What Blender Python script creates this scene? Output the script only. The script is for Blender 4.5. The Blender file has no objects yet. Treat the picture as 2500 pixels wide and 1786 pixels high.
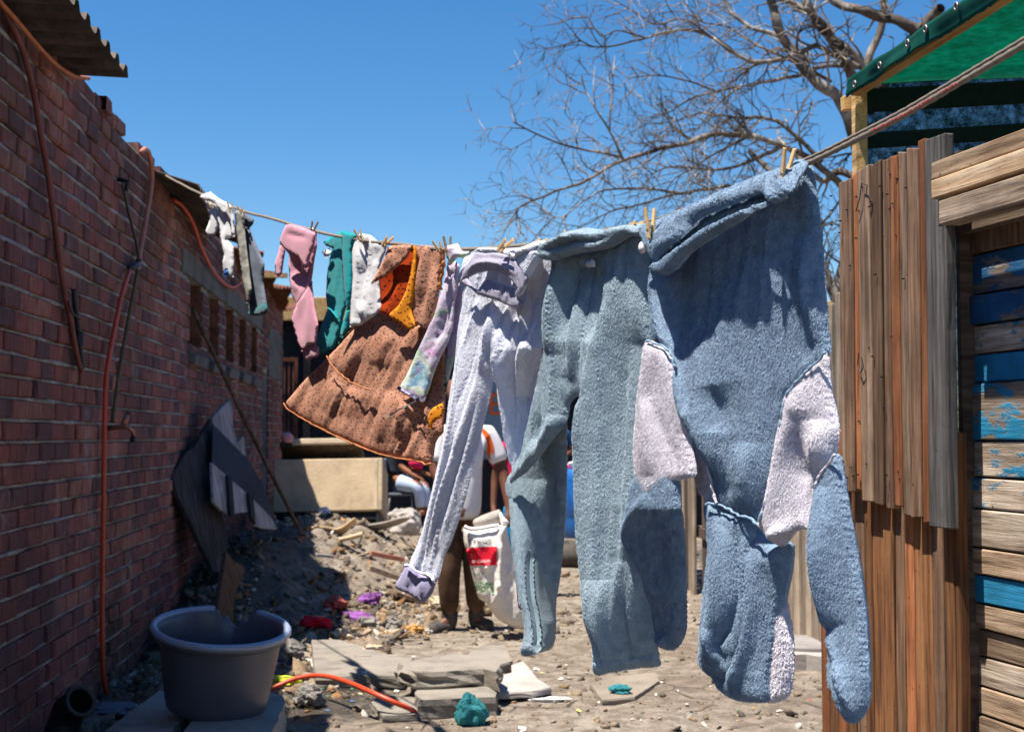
import bpy, bmesh, math, random
import numpy as np
from mathutils import Vector, Matrix
from mathutils.geometry import delaunay_2d_cdt
from mathutils.bvhtree import BVHTree

random.seed(7)
RNG = np.random.default_rng(11)
scene = bpy.context.scene
COL = scene.collection

# ------------------------------------------------------------------ camera
F = 3472.0                      # focal length in photo pixels (50 mm on 36 mm)
CAM = np.array([0.0, 0.0, 1.27])
YAW, PITCH = math.atan((1250-979)/F), math.atan((1063-893)/F)
fw = Vector((math.sin(YAW)*math.cos(PITCH), math.cos(YAW)*math.cos(PITCH), math.sin(PITCH)))
cam_data = bpy.data.cameras.new("camera")
cam_data.lens = 50.0
cam_data.sensor_width = 36.0
cam_data.clip_start = 0.05
cam_data.clip_end = 500.0
cam_data.dof.use_dof = True
cam_data.dof.focus_distance = 3.2
cam_data.dof.aperture_fstop = 8.0
cam = bpy.data.objects.new("camera", cam_data)
COL.objects.link(cam)
cam.location = Vector(CAM)
cam.rotation_euler = fw.to_track_quat('-Z', 'Y').to_euler()
scene.camera = cam
_m = cam.rotation_euler.to_matrix()
RX, UP, FW = np.array(_m @ Vector((1,0,0))), np.array(_m @ Vector((0,1,0))), np.array(_m @ Vector((0,0,-1)))

# ------------------------------------------------------------------ sky, sun, exposure
SUN = Vector((-0.29, -0.13, 0.94)).normalized()
world = bpy.data.worlds.new("World")
scene.world = world
world.use_nodes = True
wn = world.node_tree
bg = wn.nodes['Background']
sky = wn.nodes.new('ShaderNodeTexSky')
sky.sky_type = 'NISHITA'
sky.sun_disc = False
sky.sun_elevation = math.asin(SUN.z)
sky.sun_rotation = math.atan2(SUN.x, SUN.y)
sky.altitude = 600
sky.air_density = 1.0
sky.dust_density = 0.2
sky.ozone_density = 4.0
hs = wn.nodes.new('ShaderNodeHueSaturation')
hs.inputs['Saturation'].default_value = 1.3
wn.links.new(sky.outputs[0], hs.inputs['Color'])
wn.links.new(hs.outputs[0], bg.inputs['Color'])
bg.inputs['Strength'].default_value = 0.068
sun_data = bpy.data.lights.new("sun", 'SUN')
sun_data.energy = 5.0
sun_data.angle = math.radians(0.5)
sun_data.color = (1.0, 0.93, 0.82)
sun = bpy.data.objects.new("sun", sun_data)
COL.objects.link(sun)
sun.location = (-4, -2, 12)
sun.rotation_euler = SUN.to_track_quat('Z', 'Y').to_euler()
scene.view_settings.view_transform = 'Standard'
scene.view_settings.look = 'None'
scene.view_settings.exposure = 1.12
scene.view_settings.gamma = 1.0
scene.view_settings.use_curve_mapping = False

# ------------------------------------------------------------------ coordinates
CROPS = {'d': (0,0,1.09987), 'c3': (450,430,.30796), 'c4': (600,800,.30796), 'c6': (1150,350,.43995),
         'c7': (1150,950,.51467), 'h': (1500,380,.26397), 'e': (1500,1050,.45328), 'w': (1000,560,.18476),
         's': (1000,1150,.27712), 't': (1250,0,.46171), 'b': (400,950,.277), 'g': (0,0,1.0),
         'r': (360,380,.2463), 'f': (630,1050,.21552), 'n': (650,1500,.30796), 'u': (200,1400,.26397),
         'k': (1120,1240,.14783), 'x': (1950,0,.30795), 'm': (650,1330,.19798), 'y': (1900,300,.46189),
         'z': (1900,1000,.48387), 'q': (1400,1550,.31676)}
def P(txt, crop='g'):
    out = []
    for tk in txt.split():
        if ',' not in tk:
            crop = tk; continue
        a, b = tk.split(',')
        ox, oy, k = CROPS[crop]
        out.append((ox+float(a)*k, oy+float(b)*k))
    return np.array(out)
def ray(px):
    px = np.atleast_2d(np.asarray(px, float))
    return FW + np.outer((px[:,0]-1250)/F, RX) + np.outer((893-px[:,1])/F, UP)
def on_plane(px, p0, n):
    d = ray(px); n = np.asarray(n, float)
    t = np.dot(np.asarray(p0, float)-CAM, n)/(d@n)
    return CAM + d*t[:,None]
def at_y(px, y):   return on_plane(px, (0,y,0), (0,1,0))
def at_z(px, z):   return on_plane(px, (0,0,z), (0,0,1))
WALLX = -1.45
def on_wall(px, off=.02): return on_plane(px, (WALLX+off,0,0), (1,0,0))

# ------------------------------------------------------------------ numpy noise
def _hash(ix, iy, seed):
    h = (ix.astype(np.int64)*374761393 + iy.astype(np.int64)*668265263 + seed*2147483647) & 0xffffffff
    h = ((h ^ (h >> 13))*1274126177) & 0xffffffff
    return ((h ^ (h >> 16)) & 0xffff)/32767.5-1.0
def vn(x, y, seed=0):
    x = np.asarray(x, float); y = np.asarray(y, float)
    ix, iy = np.floor(x), np.floor(y)
    fx, fy = x-ix, y-iy
    fx = fx**3*(fx*(fx*6-15)+10); fy = fy**3*(fy*(fy*6-15)+10)
    a, b = _hash(ix,iy,seed), _hash(ix+1,iy,seed)
    c, d = _hash(ix,iy+1,seed), _hash(ix+1,iy+1,seed)
    return (a*(1-fx)+b*fx)*(1-fy)+(c*(1-fx)+d*fx)*fy
def fbm(x, y, o=4, seed=0):
    s, a = 0, .5
    for i in range(o):
        s = s+a*vn(x*2**i+17*i, y*2**i-9*i, seed+i); a *= .5
    return s

# ------------------------------------------------------------------ object helpers
def thing(name, label, cat, loc=(0,0,0), group=None):
    o = bpy.data.objects.new(name, None); COL.objects.link(o)
    o.location = tuple(float(v) for v in loc); o.empty_display_size = .05
    return tag(o, label, cat, group)
def tag(o, label=None, cat=None, group=None, kind=None):
    if label: o['label'] = label
    if cat: o['category'] = cat
    if group: o['group'] = group
    if kind: o['kind'] = kind
    return o
def wmat(o):
    m = o.matrix_basis.copy()
    if o.parent is not None: m = wmat(o.parent) @ o.matrix_parent_inverse @ m
    return m
def par(o, p):
    o.parent = p; o.matrix_parent_inverse = wmat(p).inverted()
    return o
def mesh_obj(name, verts, faces, mat=None, parent=None, smooth=False, uv=None, col=None):
    me = bpy.data.meshes.new(name)
    me.from_pydata([tuple(map(float, v)) for v in verts], [], [tuple(map(int, f)) for f in faces])
    if smooth: me.polygons.foreach_set('use_smooth', [True]*len(me.polygons))
    if uv is not None:
        l = me.uv_layers.new(name='UVMap')
        idx = np.empty(len(me.loops), int); me.loops.foreach_get('vertex_index', idx)
        l.data.foreach_set('uv', np.asarray(uv, float)[idx].ravel())
    if col is not None:
        ca = me.color_attributes.new('Col', 'FLOAT_COLOR', 'POINT')
        ca.data.foreach_set('color', np.c_[col, np.ones(len(col))].ravel())
    if mat: me.materials.append(mat)
    me.update()
    o = bpy.data.objects.new(name, me); COL.objects.link(o)
    if parent is not None: par(o, parent)
    return o
def fast_tris(name, verts, tris, mat=None, parent=None, smooth=False, col=None):
    me = bpy.data.meshes.new(name)
    v = np.asarray(verts, np.float32); t = np.asarray(tris, np.int32)
    me.vertices.add(len(v)); me.vertices.foreach_set('co', v.ravel())
    me.loops.add(t.size); me.loops.foreach_set('vertex_index', t.ravel())
    me.polygons.add(len(t)); me.polygons.foreach_set('loop_start', np.arange(0, t.size, 3, dtype=np.int32))
    me.update(calc_edges=True)
    if smooth: me.polygons.foreach_set('use_smooth', np.ones(len(t), bool))
    if col is not None:
        ca = me.color_attributes.new('Col', 'FLOAT_COLOR', 'POINT')
        ca.data.foreach_set('color', np.c_[col, np.ones(len(col))].astype(np.float32).ravel())
    if mat: me.materials.append(mat)
    o = bpy.data.objects.new(name, me); COL.objects.link(o)
    if parent is not None: par(o, parent)
    return o
BOXF = [(0,3,2,1),(4,5,6,7),(0,1,5,4),(1,2,6,5),(2,3,7,6),(3,0,4,7)]
def boxv(x0,x1,y0,y1,z0,z1):
    return [(x0,y0,z0),(x1,y0,z0),(x1,y1,z0),(x0,y1,z0),(x0,y0,z1),(x1,y0,z1),(x1,y1,z1),(x0,y1,z1)]
class MB:
    def __init__(s): s.v, s.f = [], []
    def add(s, v, f):
        n = len(s.v); s.v += [tuple(p) for p in v]; s.f += [tuple(i+n for i in q) for q in f]; return s
    def box(s, *a): return s.add(boxv(*a), BOXF)
    def tube(s, pts, r, n=8, cap=True):
        v, f = tube_geo(pts, r, n, cap); return s.add(v, f)
    def build(s, name, mat=None, parent=None, smooth=False, bevel=0):
        o = mesh_obj(name, s.v, s.f, mat, parent, smooth)
        if bevel:
            b = o.modifiers.new('bevel', 'BEVEL'); b.width = bevel; b.segments = 2; b.limit_method = 'ANGLE'
        return o
def tube_geo(pts, r, n=8, cap=True):
    pts = [Vector(p) for p in pts]
    rr = [r]*len(pts) if np.isscalar(r) else list(r)
    v, f = [], []
    prev = None
    for i, p in enumerate(pts):
        t = (pts[min(i+1, len(pts)-1)]-pts[max(i-1, 0)])
        t = t.normalized() if t.length > 1e-9 else Vector((0,0,1))
        if prev is None:
            a = t.orthogonal().normalized()
        else:
            a = (prev-t*prev.dot(t))
            a = a.normalized() if a.length > 1e-6 else t.orthogonal().normalized()
        prev = a
        b = t.cross(a)
        for k in range(n):
            q = 2*math.pi*k/n
            v.append(p+(a*math.cos(q)+b*math.sin(q))*rr[i])
    for i in range(len(pts)-1):
        for k in range(n):
            k2 = (k+1) % n
            f.append((i*n+k, i*n+k2, (i+1)*n+k2, (i+1)*n+k))
    if cap:
        f.append(tuple(range(n-1, -1, -1))); f.append(tuple((len(pts)-1)*n+k for k in range(n)))
    return v, f
def crom(pts, step, closed=False):
    """Catmull-Rom resampling with roughly even spacing."""
    p = np.asarray(pts, float); n = len(p); out = []
    segs = n if closed else n-1
    for i in range(segs):
        if closed: a, b, c, d = p[(i-1)%n], p[i], p[(i+1)%n], p[(i+2)%n]
        else: a, b, c, d = p[max(i-1,0)], p[i], p[i+1], p[min(i+2,n-1)]
        L = np.linalg.norm(c-b); k = max(1, int(math.ceil(L/step)))
        # limit overshoot on uneven spacing
        m1 = (c-a)*.5; m2 = (d-b)*.5
        for m in (m1, m2):
            l = np.linalg.norm(m)
            if l > L: m *= L/l
        for j in range(k):
            t = j/k
            out.append((2*t**3-3*t**2+1)*b+(t**3-2*t**2+t)*m1+(-2*t**3+3*t**2)*c+(t**3-t**2)*m2)
    if not closed: out.append(p[-1])
    return np.array(out)
def lin(p, step):
    out = []
    for i in range(len(p)):
        a, b = p[i], p[(i+1)%len(p)]; n = max(1, int(round(np.linalg.norm(b-a)/step)))
        out += [a+(b-a)*k/n for k in range(n)]
    return np.array(out)
def dist_poly(q, poly, closed=True):
    """distance of points q to polyline and parameter (0..1) of nearest point."""
    a = poly; b = np.roll(poly, -1, 0) if closed else poly[1:]
    if not closed: a = poly[:-1]
    best = np.full(len(q), 1e18); par_ = np.zeros(len(q)); side = np.zeros(len(q))
    cum = np.r_[0, np.cumsum(np.linalg.norm(b-a, axis=1))]; tot = cum[-1]
    for i in range(len(a)):
        ab = b[i]-a[i]; L2 = ab@ab
        if L2 < 1e-12: continue
        t = np.clip(((q-a[i])@ab)/L2, 0, 1)
        dd = q-(a[i]+t[:,None]*ab)
        d2 = (dd**2).sum(1)
        m = d2 < best
        best[m] = d2[m]; par_[m] = (cum[i]+t[m]*math.sqrt(L2))/tot
        side[m] = np.sign(ab[0]*dd[m,1]-ab[1]*dd[m,0])
    return np.sqrt(best), par_, side
def inside(q, poly):
    x, y = q[:,0], q[:,1]; r = np.zeros(len(q), bool)
    a = poly; b = np.roll(poly, -1, 0)
    for (x0,y0),(x1,y1) in zip(a, b):
        if y0 == y1: continue
        m = ((y0 > y) != (y1 > y))
        r ^= m & (x < (x1-x0)*(y-y0)/(y1-y0)+x0)
    return r
def fill(outline, s):
    """triangulated interior of an outline with about even spacing s."""
    lo, hi = outline.min(0), outline.max(0)
    gy = np.arange(lo[1], hi[1], s*.87)
    pts = []
    for j, y in enumerate(gy):
        x = np.arange(lo[0]+(s*.5 if j % 2 else 0), hi[0], s)
        pts.append(np.c_[x, np.full(len(x), y)])
    pts = np.concatenate(pts)
    pts = pts+RNG.uniform(-.12, .12, pts.shape)*s
    pts = pts[inside(pts, outline)]
    d = dist_poly(pts, outline)[0]
    pts = pts[d > .6*s]
    allp = np.concatenate([outline, pts]); n = len(outline)
    res = delaunay_2d_cdt([Vector(p) for p in allp], [], [list(range(n))], 1, 1e-6)
    return np.array([tuple(p) for p in res[0]]), np.array([t for t in res[2] if len(t) == 3])
# ------------------------------------------------------------------ materials
class NT:
    def __init__(s, name):
        s.m = bpy.data.materials.new(name); s.m.use_nodes = True
        s.t = s.m.node_tree; s.t.nodes.clear()
        s.out = s.t.nodes.new('ShaderNodeOutputMaterial')
        s.b = s.t.nodes.new('ShaderNodeBsdfPrincipled')
        s.t.links.new(s.b.outputs[0], s.out.inputs[0])
        s.b.inputs['Roughness'].default_value = .9
        s.b.inputs['Specular IOR Level'].default_value = .25
    def n(s, typ, props=None, **inp):
        nd = s.t.nodes.new('ShaderNode'+typ)
        for k, v in (props or {}).items(): setattr(nd, k, v)
        for k, v in inp.items():
            key = int(k[1:]) if k[0] == '_' and k[1:].isdigit() else k.replace('_', ' ')
            s.set(nd.inputs[key], v)
        return nd
    def set(s, sock, v):
        if isinstance(v, bpy.types.Node): v = v.outputs[0]
        if isinstance(v, bpy.types.NodeSocket): s.t.links.new(v, sock)
        else:
            if hasattr(sock.default_value, '__len__') and len(sock.default_value) == 4 and len(v) == 3: v = (*v, 1)
            sock.default_value = v
    def noise(s, vec, scale, detail=4, rough=.55, dist=0):
        return s.n('TexNoise', Vector=vec, Scale=scale, Detail=detail, Roughness=rough, Distortion=dist)
    def ramp(s, fac, *stops, interp='LINEAR'):
        r = s.n('ValToRGB', Fac=fac); e = r.color_ramp.elements; r.color_ramp.interpolation = interp
        while len(e) < len(stops): e.new(.5)
        for el, (p, c) in zip(e, stops):
            el.position = p
            el.color = (c, c, c, 1) if np.isscalar(c) else (*c, 1)
        return r
    def mix(s, fac, a, b, mode='MIX'):
        nd = s.n('Mix', {'data_type': 'RGBA', 'blend_type': mode})
        s.set(nd.inputs[0], fac); s.set(nd.inputs[6], a); s.set(nd.inputs[7], b)
        return nd.outputs[2]
    def math(s, op, a, b=0.0, clamp=False):
        nd = s.n('Math', {'operation': op, 'use_clamp': clamp}); s.set(nd.inputs[0], a); s.set(nd.inputs[1], b); return nd.outputs[0]
    def coord(s, kind='Object', scale=None, rnd=True):
        v = s.n('TexCoord').outputs[kind]
        if scale is not None: v = s.n('VectorMath', {'operation': 'MULTIPLY'}, _0=v, _1=scale).outputs[0]
        if rnd:
            r = s.n('ObjectInfo').outputs['Random']
            o = s.n('VectorMath', {'operation': 'SCALE'}, _0=(37.0, 21.0, 53.0)); s.set(o.inputs['Scale'], r)
            v = s.n('VectorMath', {'operation': 'ADD'}, _0=v, _1=o.outputs[0]).outputs[0]
        return v
    def rand(s): return s.n('ObjectInfo').outputs['Random']
    def bump(s, h, strength=.4, dist=.01):
        b = s.n('Bump', Strength=strength, Distance=dist, Height=h); s.set(s.b.inputs['Normal'], b); return b
    def base(s, c): s.set(s.b.inputs['Base Color'], c); return s
    def rough(s, v): s.set(s.b.inputs['Roughness'], v); return s
    def spec(s, v): s.set(s.b.inputs['Specular IOR Level'], v); return s
    def sep(s, vec):
        return s.n('SeparateXYZ', Vector=vec).outputs

def simple(name, c, rough=.8, var=.25, scale=12, bump=.15, metal=0, spec=.25, coord='Object', dist=.004):
    k = NT(name); v = k.coord(coord)
    nz = k.noise(v, scale, 5)
    lo = tuple(x*(1-var) for x in c); hi = tuple(min(1, x*(1+var)) for x in c)
    k.base(k.ramp(nz, (.3, lo), (.7, hi))).rough(rough).spec(spec)
    k.b.inputs['Metallic'].default_value = metal
    if bump: k.bump(k.noise(v, scale*4, 4), bump, dist)
    return k.m

def m_brick():
    k = NT('brick_clay'); v = k.coord('Object'); w = k.n('NewGeometry').outputs['Position']
    r = k.rand(); big = k.noise(w, 5.5, 3)
    rv = k.math('FRACT', k.math('ADD', k.n('Attribute', {'attribute_name': 'tone'}).outputs['Fac'], r))
    t = k.math('ADD', k.math('MULTIPLY', rv, .6), k.math('MULTIPLY', big, .5))
    c = k.ramp(t, (.16, (.09,.055,.066)), (.34, (.21,.095,.098)), (.6, (.35,.112,.092)), (.85, (.43,.19,.145)))
    st = k.noise(k.coord('Object', (20, 75, 5), True), 1.0, 4, .6)
    c = k.mix(k.ramp(st, (.38, .62), (.62, 0.0)), c, (.06,.03,.03))
    sp = k.noise(w, 26, 5, .7)
    c = k.mix(k.ramp(sp, (.55, 0.), (.75, .55)), c, (.08,.045,.04))
    wh = k.noise(w, 2.6, 6, .75)
    c = k.mix(k.ramp(wh, (.56, 0.), (.72, .5)), c, (.45,.38,.36))
    dk = k.noise(w, .9, 5, .65)
    c = k.mix(k.ramp(dk, (.40, .65), (.62, 0.)), c, (.055,.032,.03))
    # moss round the foot of the red hose
    px = k.sep(w)
    d = k.math('ABSOLUTE', k.math('SUBTRACT', px[1], 7.35))
    mz = k.math('MULTIPLY', k.math('SUBTRACT', .75, d, True), k.math('SUBTRACT', 1.15, px[2], True))
    mo = k.math('MULTIPLY', mz, k.ramp(k.noise(w, 9, 5), (.35, 0.), (.6, 1.6)))
    c = k.mix(k.math('MINIMUM', mo, .9), c, (.028,.03,.014))
    k.base(c).rough(.92)
    k.bump(k.math('ADD', k.math('MULTIPLY', st, .7), sp), .8, .010)
    return k.m
def m_mortar():
    k = NT('old_mortar'); w = k.n('NewGeometry').outputs['Position']
    a = k.noise(w, 6, 6, .7); b = k.noise(w, 45, 4)
    c = k.ramp(a, (.30, (.09,.083,.08)), (.5, (.25,.235,.23)), (.70, (.46,.44,.43)))
    k.base(k.mix(.35, c, k.ramp(b, (.3, (.10,.095,.09)), (.7, (.36,.34,.33))))).rough(.95)
    k.bump(b, .6, .008); return k.m
def m_concrete(name='concrete', c=(.32,.29,.26), stain=.5):
    k = NT(name); v = k.coord('Object'); a = k.noise(v, 3.5, 7, .65); b = k.noise(v, 60, 5, .7)
    lo = tuple(x*(1-stain) for x in c); hi = tuple(x*1.18 for x in c)
    cc = k.ramp(a, (.32, lo), (.5, c), (.7, hi))
    cc = k.mix(k.ramp(b, (.55, 0.), (.75, .5)), cc, tuple(x*.45 for x in c))
    k.base(cc).rough(.93); k.bump(k.math('ADD', b, k.math('MULTIPLY', a, 2)), .5, .008); return k.m
def m_wood(name, dark, mid, light, scale=1.0, paint=None, cover=.5, edge=False, along='Z', saw=0.0, knots=True):
    k = NT(name)
    sc = {'Z': (60, 60, 3.2), 'X': (3.2, 60, 60), 'Y': (60, 3.2, 60)}[along]
    v = k.coord('Object', tuple(x*scale for x in sc)); vo = k.coord('Object')
    g = k.noise(v, 1.0, 7, .62, .35)
    c = k.ramp(g, (.30, dark), (.48, mid), (.68, light))
    tint = k.ramp(k.rand(), (0., .62), (.5, 1.0), (1., 1.35))
    c = k.mix(1.0, c, tint, 'MULTIPLY')
    big = k.noise(vo, 5, 5, .6)
    c = k.mix(k.ramp(big, (.42, 0.), (.72, .55)), c, dark)
    sp = k.noise(vo, 70, 2); spm = k.ramp(sp, (.70, 0.), (.76, .9))
    c = k.mix(spm, c, (.02,.015,.012))
    h = g.outputs[0]
    if saw:
        wv = k.n('TexWave', {'wave_type': 'BANDS', 'bands_direction': 'DIAGONAL'}, Vector=vo, Scale=34.0, Distortion=7.0, Detail=4.0, Detail_Scale=.6)
        h = k.math('ADD', h, k.math('MULTIPLY', wv, saw))
        c = k.mix(k.ramp(wv, (.0, saw*.45), (.16, 0.)), c, dark)
    if paint:
        pn = k.noise(k.coord('Object', {'Z': (6,6,2), 'X': (2,6,6), 'Y': (6,2,6)}[along]), 2.2, 7, .72)
        thr = k.math('ADD', pn, k.math('MULTIPLY', k.math('SUBTRACT', g, .5), .22))
        mk = k.ramp(thr, (1-cover-.02, 0.), (1-cover+.03, 1.))
        pc = k.ramp(k.noise(vo, 9, 5), (.3, tuple(x*.7 for x in paint)), (.7, tuple(min(1, x*1.2) for x in paint)))
        c = k.mix(mk, c, pc); h = k.math('ADD', h, k.math('MULTIPLY', mk, .35))
    k.base(c).rough(.88); k.bump(h, .75, .006); return k.m
def m_cloth(name, c, var=.12, weave=380, fuzz=.3, c2=None, scale=10, bumpd=.002, trans=0.0):
    k = NT(name); v = k.n('TexCoord').outputs['UV']
    a = k.noise(v, scale, 5); fine = k.noise(v, weave, 3, .6)
    c2 = c2 or tuple(x*(1-var) for x in c)
    cc = k.ramp(a, (.35, c2), (.65, c))
    cc = k.mix(k.ramp(fine, (.35, .35), (.6, 0.)), cc, tuple(x*.7 for x in c))
    k.base(cc).rough(.95).spec(.1)
    k.b.inputs['Sheen Weight'].default_value = fuzz*.4
    k.b.inputs['Sheen Roughness'].default_value = .5
    k.bump(fine, .5, bumpd)
    if trans: add_trans(k, cc, trans)
    return k.m
def add_trans(k, col, w):
    tr = k.n('BsdfTranslucent', Color=col)
    mx = k.n('MixShader'); k.set(mx.inputs[0], w)
    k.t.links.new(k.b.outputs[0], mx.inputs[1]); k.t.links.new(tr.outputs[0], mx.inputs[2])
    k.t.links.new(mx.outputs[0], k.out.inputs[0])
def m_dots(name, c, dark, dotc=(.03,.02,.03), n=24, trans=.0):
    k = NT(name); v = k.n('TexCoord').outputs['UV']
    vo = k.n('TexVoronoi', {'feature': 'F1', 'voronoi_dimensions': '2D'}, Vector=v, Scale=n, Randomness=1.0)
    wv = k.n('TexVoronoi', {'feature': 'F1', 'voronoi_dimensions': '2D'}, Vector=v, Scale=n*.77, Randomness=1.0)
    dm = k.math('MAXIMUM', k.ramp(vo.outputs['Distance'], (.12, 1.), (.17, 0.)), k.ramp(wv.outputs['Distance'], (.08, 1.), (.12, 0.)))
    cc = k.ramp(k.noise(v, 7, 4), (.35, dark), (.65, c))
    fine = k.noise(v, 300, 3)
    cc = k.mix(dm, cc, dotc)
    k.base(cc).rough(.9).spec(.12); k.bump(fine, .3, .0015)
    if trans: add_trans(k, cc, trans)
    return k.m
def m_tiedye():
    k = NT('tie_dye_cotton'); v = k.n('TexCoord').outputs['UV']
    a = k.noise(v, 4.5, 3, .5, .6)
    c = k.ramp(a, (.24, (.30,.22,.50)), (.36, (.62,.34,.60)), (.45, (.66,.62,.74)), (.52, (.58,.46,.68)), (.58, (.45,.66,.42)), (.63, (.72,.70,.74)), (.68, (.16,.45,.60)), (.8, (.42,.22,.52)))
    c = k.mix(k.ramp(k.noise(v, 60, 4), (.45, .0), (.7, .55)), c, (.75,.72,.76))
    k.base(c).rough(.93).spec(.1); k.bump(k.noise(v, 90, 4), .5, .003); add_trans(k, c, .15); return k.m
def m_net(name, c, alpha, fine=1500):
    k = NT(name); v = k.coord('Object', None, False)
    nz = k.noise(v, fine*.25, 2, .6); lg = k.noise(v, 7, 4)
    cc = k.ramp(lg, (.3, tuple(x*.6 for x in c)), (.7, c))
    k.base(cc).rough(.8)
    tl = k.n('BsdfTranslucent', Color=cc); m1 = k.n('MixShader'); k.set(m1.inputs[0], .55)
    k.t.links.new(k.b.outputs[0], m1.inputs[1]); k.t.links.new(tl.outputs[0], m1.inputs[2])
    tp = k.n('BsdfTransparent'); m2 = k.n('MixShader')
    mo_ = k.noise(v, 34, 5, .7)
    f = k.ramp(k.math('ADD', k.math('MULTIPLY', nz, .55), k.math('MULTIPLY', mo_, .45)), (.40, min(1, alpha+.24)), (.60, max(0, alpha-.42)))
    k.set(m2.inputs[0], f); k.t.links.new(tp.outputs[0], m2.inputs[1]); k.t.links.new(m1.outputs[0], m2.inputs[2])
    k.t.links.new(m2.outputs[0], k.out.inputs[0]); return k.m
def m_vcol(name, rough=.85, bump=.3):
    k = NT(name); a = k.n('Attribute', {'attribute_name': 'Col'}).outputs[0]; v = k.n('NewGeometry').outputs['Position']
    nz = k.noise(v, 40, 4)
    k.base(k.mix(1.0, a, k.ramp(nz, (.3, .7), (.7, 1.2)), 'MULTIPLY')).rough(rough)
    if bump: k.bump(nz, bump, .004)
    return k.m
def m_pile(name, c, dark):
    k = NT(name)
    a = k.n('Attribute', {'attribute_name': 'Col'}).outputs[0]
    cc = k.mix(a, dark, c)
    k.base(cc).rough(.75).spec(.2)
    add_trans(k, cc, .08); return k.m
def m_ground():
    k = NT('dirt_ground'); w = k.n('NewGeometry').outputs['Position']
    a = k.noise(w, .9, 5, .6); b = k.noise(w, 9, 7, .7); f = k.noise(w, 70, 5, .7)
    c = k.ramp(a, (.3, (.23,.185,.145)), (.5, (.31,.26,.21)), (.7, (.38,.33,.275)))
    c = k.mix(k.ramp(b, (.42, .75), (.58, 0.)), c, (.13,.10,.075))
    c = k.mix(k.ramp(f, (.30, .6), (.5, 0.)), c, (.10,.08,.06))
    c = k.mix(k.ramp(f, (.62, 0.), (.74, .6)), c, (.46,.42,.36))
    vo = k.n('TexVoronoi', {'feature': 'DISTANCE_TO_EDGE'}, Vector=k.mix(.05, w, k.noise(w, 5, 3).outputs[1]), Scale=2.2)
    ck = k.math('MULTIPLY', k.ramp(vo.outputs['Distance'], (.0, 1.), (.018, 0.)), k.ramp(k.noise(w, 1.7, 3), (.48, 0.), (.6, .8)))
    c = k.mix(ck, c, (.07,.055,.04))
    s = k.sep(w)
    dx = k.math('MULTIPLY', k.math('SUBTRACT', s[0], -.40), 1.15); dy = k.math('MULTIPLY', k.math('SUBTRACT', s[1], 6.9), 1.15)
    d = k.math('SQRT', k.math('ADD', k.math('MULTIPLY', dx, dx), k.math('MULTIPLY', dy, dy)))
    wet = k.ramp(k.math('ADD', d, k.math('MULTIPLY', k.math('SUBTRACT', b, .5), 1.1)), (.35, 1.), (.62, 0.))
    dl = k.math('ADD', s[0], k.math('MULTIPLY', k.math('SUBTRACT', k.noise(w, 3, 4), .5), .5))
    shade_mask = k.ramp(dl, (-.0, 0.), (.0, 0.)) if False else k.math('MULTIPLY', k.math('SUBTRACT', -.55, dl, True), 2.2, True)
    c = k.mix(k.math('MULTIPLY', shade_mask, .75), c, (.06,.05,.045))  # darkens the ground towards the wall: its shade put into the colour
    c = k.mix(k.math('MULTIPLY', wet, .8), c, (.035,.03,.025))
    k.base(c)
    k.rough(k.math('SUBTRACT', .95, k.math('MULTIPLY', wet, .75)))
    k.bump(k.math('ADD', k.math('MULTIPLY', b, 1.5), k.math('SUBTRACT', f, k.math('MULTIPLY', ck, 2))), .9, .02)
    return k.m
def m_bark():
    k = NT('pale_bark'); w = k.n('NewGeometry').outputs['Position']
    a = k.noise(w, 1.3, 4); b = k.noise(w, 14, 5)
    c = k.ramp(a, (.36, (.06,.048,.042)), (.5, (.15,.12,.10)), (.64, (.42,.38,.34)))
    k.base(k.mix(k.ramp(b, (.4, .6), (.6, 0.)), c, (.05,.036,.028))).rough(.9); k.bump(b, .5, .02); return k.m
def m_rust(name, dark, mid, light):
    k = NT(name); v = k.coord('Object'); a = k.noise(v, 5, 7, .7); b = k.noise(v, 30, 4)
    k.base(k.mix(k.ramp(b, (.45, .0), (.7, .6)), k.ramp(a, (.3, dark), (.5, mid), (.72, light)), dark)).rough(.75)
    k.b.inputs['Metallic'].default_value = .15; k.bump(b, .3, .003); return k.m
M = {}
M['brick'] = m_brick(); M['mortar'] = m_mortar(); M['plaster'] = m_concrete('grey_plaster', (.13,.125,.12), .5)
M['concrete'] = m_concrete(); M['slabcon'] = m_concrete('worn_slab', (.225,.20,.172), .45); M['darkcon'] = m_concrete('damp_concrete', (.2,.185,.17), .5)
M['wood_brown'] = m_wood('brown_plank', (.045,.026,.017), (.165,.092,.056), (.29,.185,.12))
M['wood_red'] = m_wood('red_plank', (.07,.025,.012), (.28,.10,.04), (.40,.17,.075))
M['wood_grey'] = m_wood('grey_plank', (.045,.03,.021), (.165,.105,.07), (.31,.22,.155))
M['wood_slate'] = m_wood('slate_post', (.035,.032,.033), (.125,.115,.112), (.235,.22,.21))
M['wood_low'] = m_wood('orange_plank', (.05,.02,.009), (.19,.082,.034), (.29,.14,.065))
M['beam_new'] = m_wood('pale_beam', (.17,.105,.06), (.46,.315,.20), (.60,.46,.32), .7, along='X'); M['beam_saw'] = m_wood('sawn_beam', (.17,.105,.06), (.46,.305,.18), (.60,.45,.30), .7, along='X')
M['beam_old'] = m_wood('brown_beam', (.06,.042,.03), (.22,.16,.115), (.36,.28,.21), .7, along='X')
M['timber'] = m_wood('raw_timber', (.32,.17,.06), (.58,.36,.14), (.70,.48,.24), .6, along='Y')
M['timber_v'] = m_wood('raw_post', (.26,.15,.06), (.48,.31,.13), (.60,.42,.22), .6)
M['board_tan'] = m_wood('tan_board', (.085,.055,.035), (.29,.20,.135), (.44,.33,.235), .8, along='X')
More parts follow.
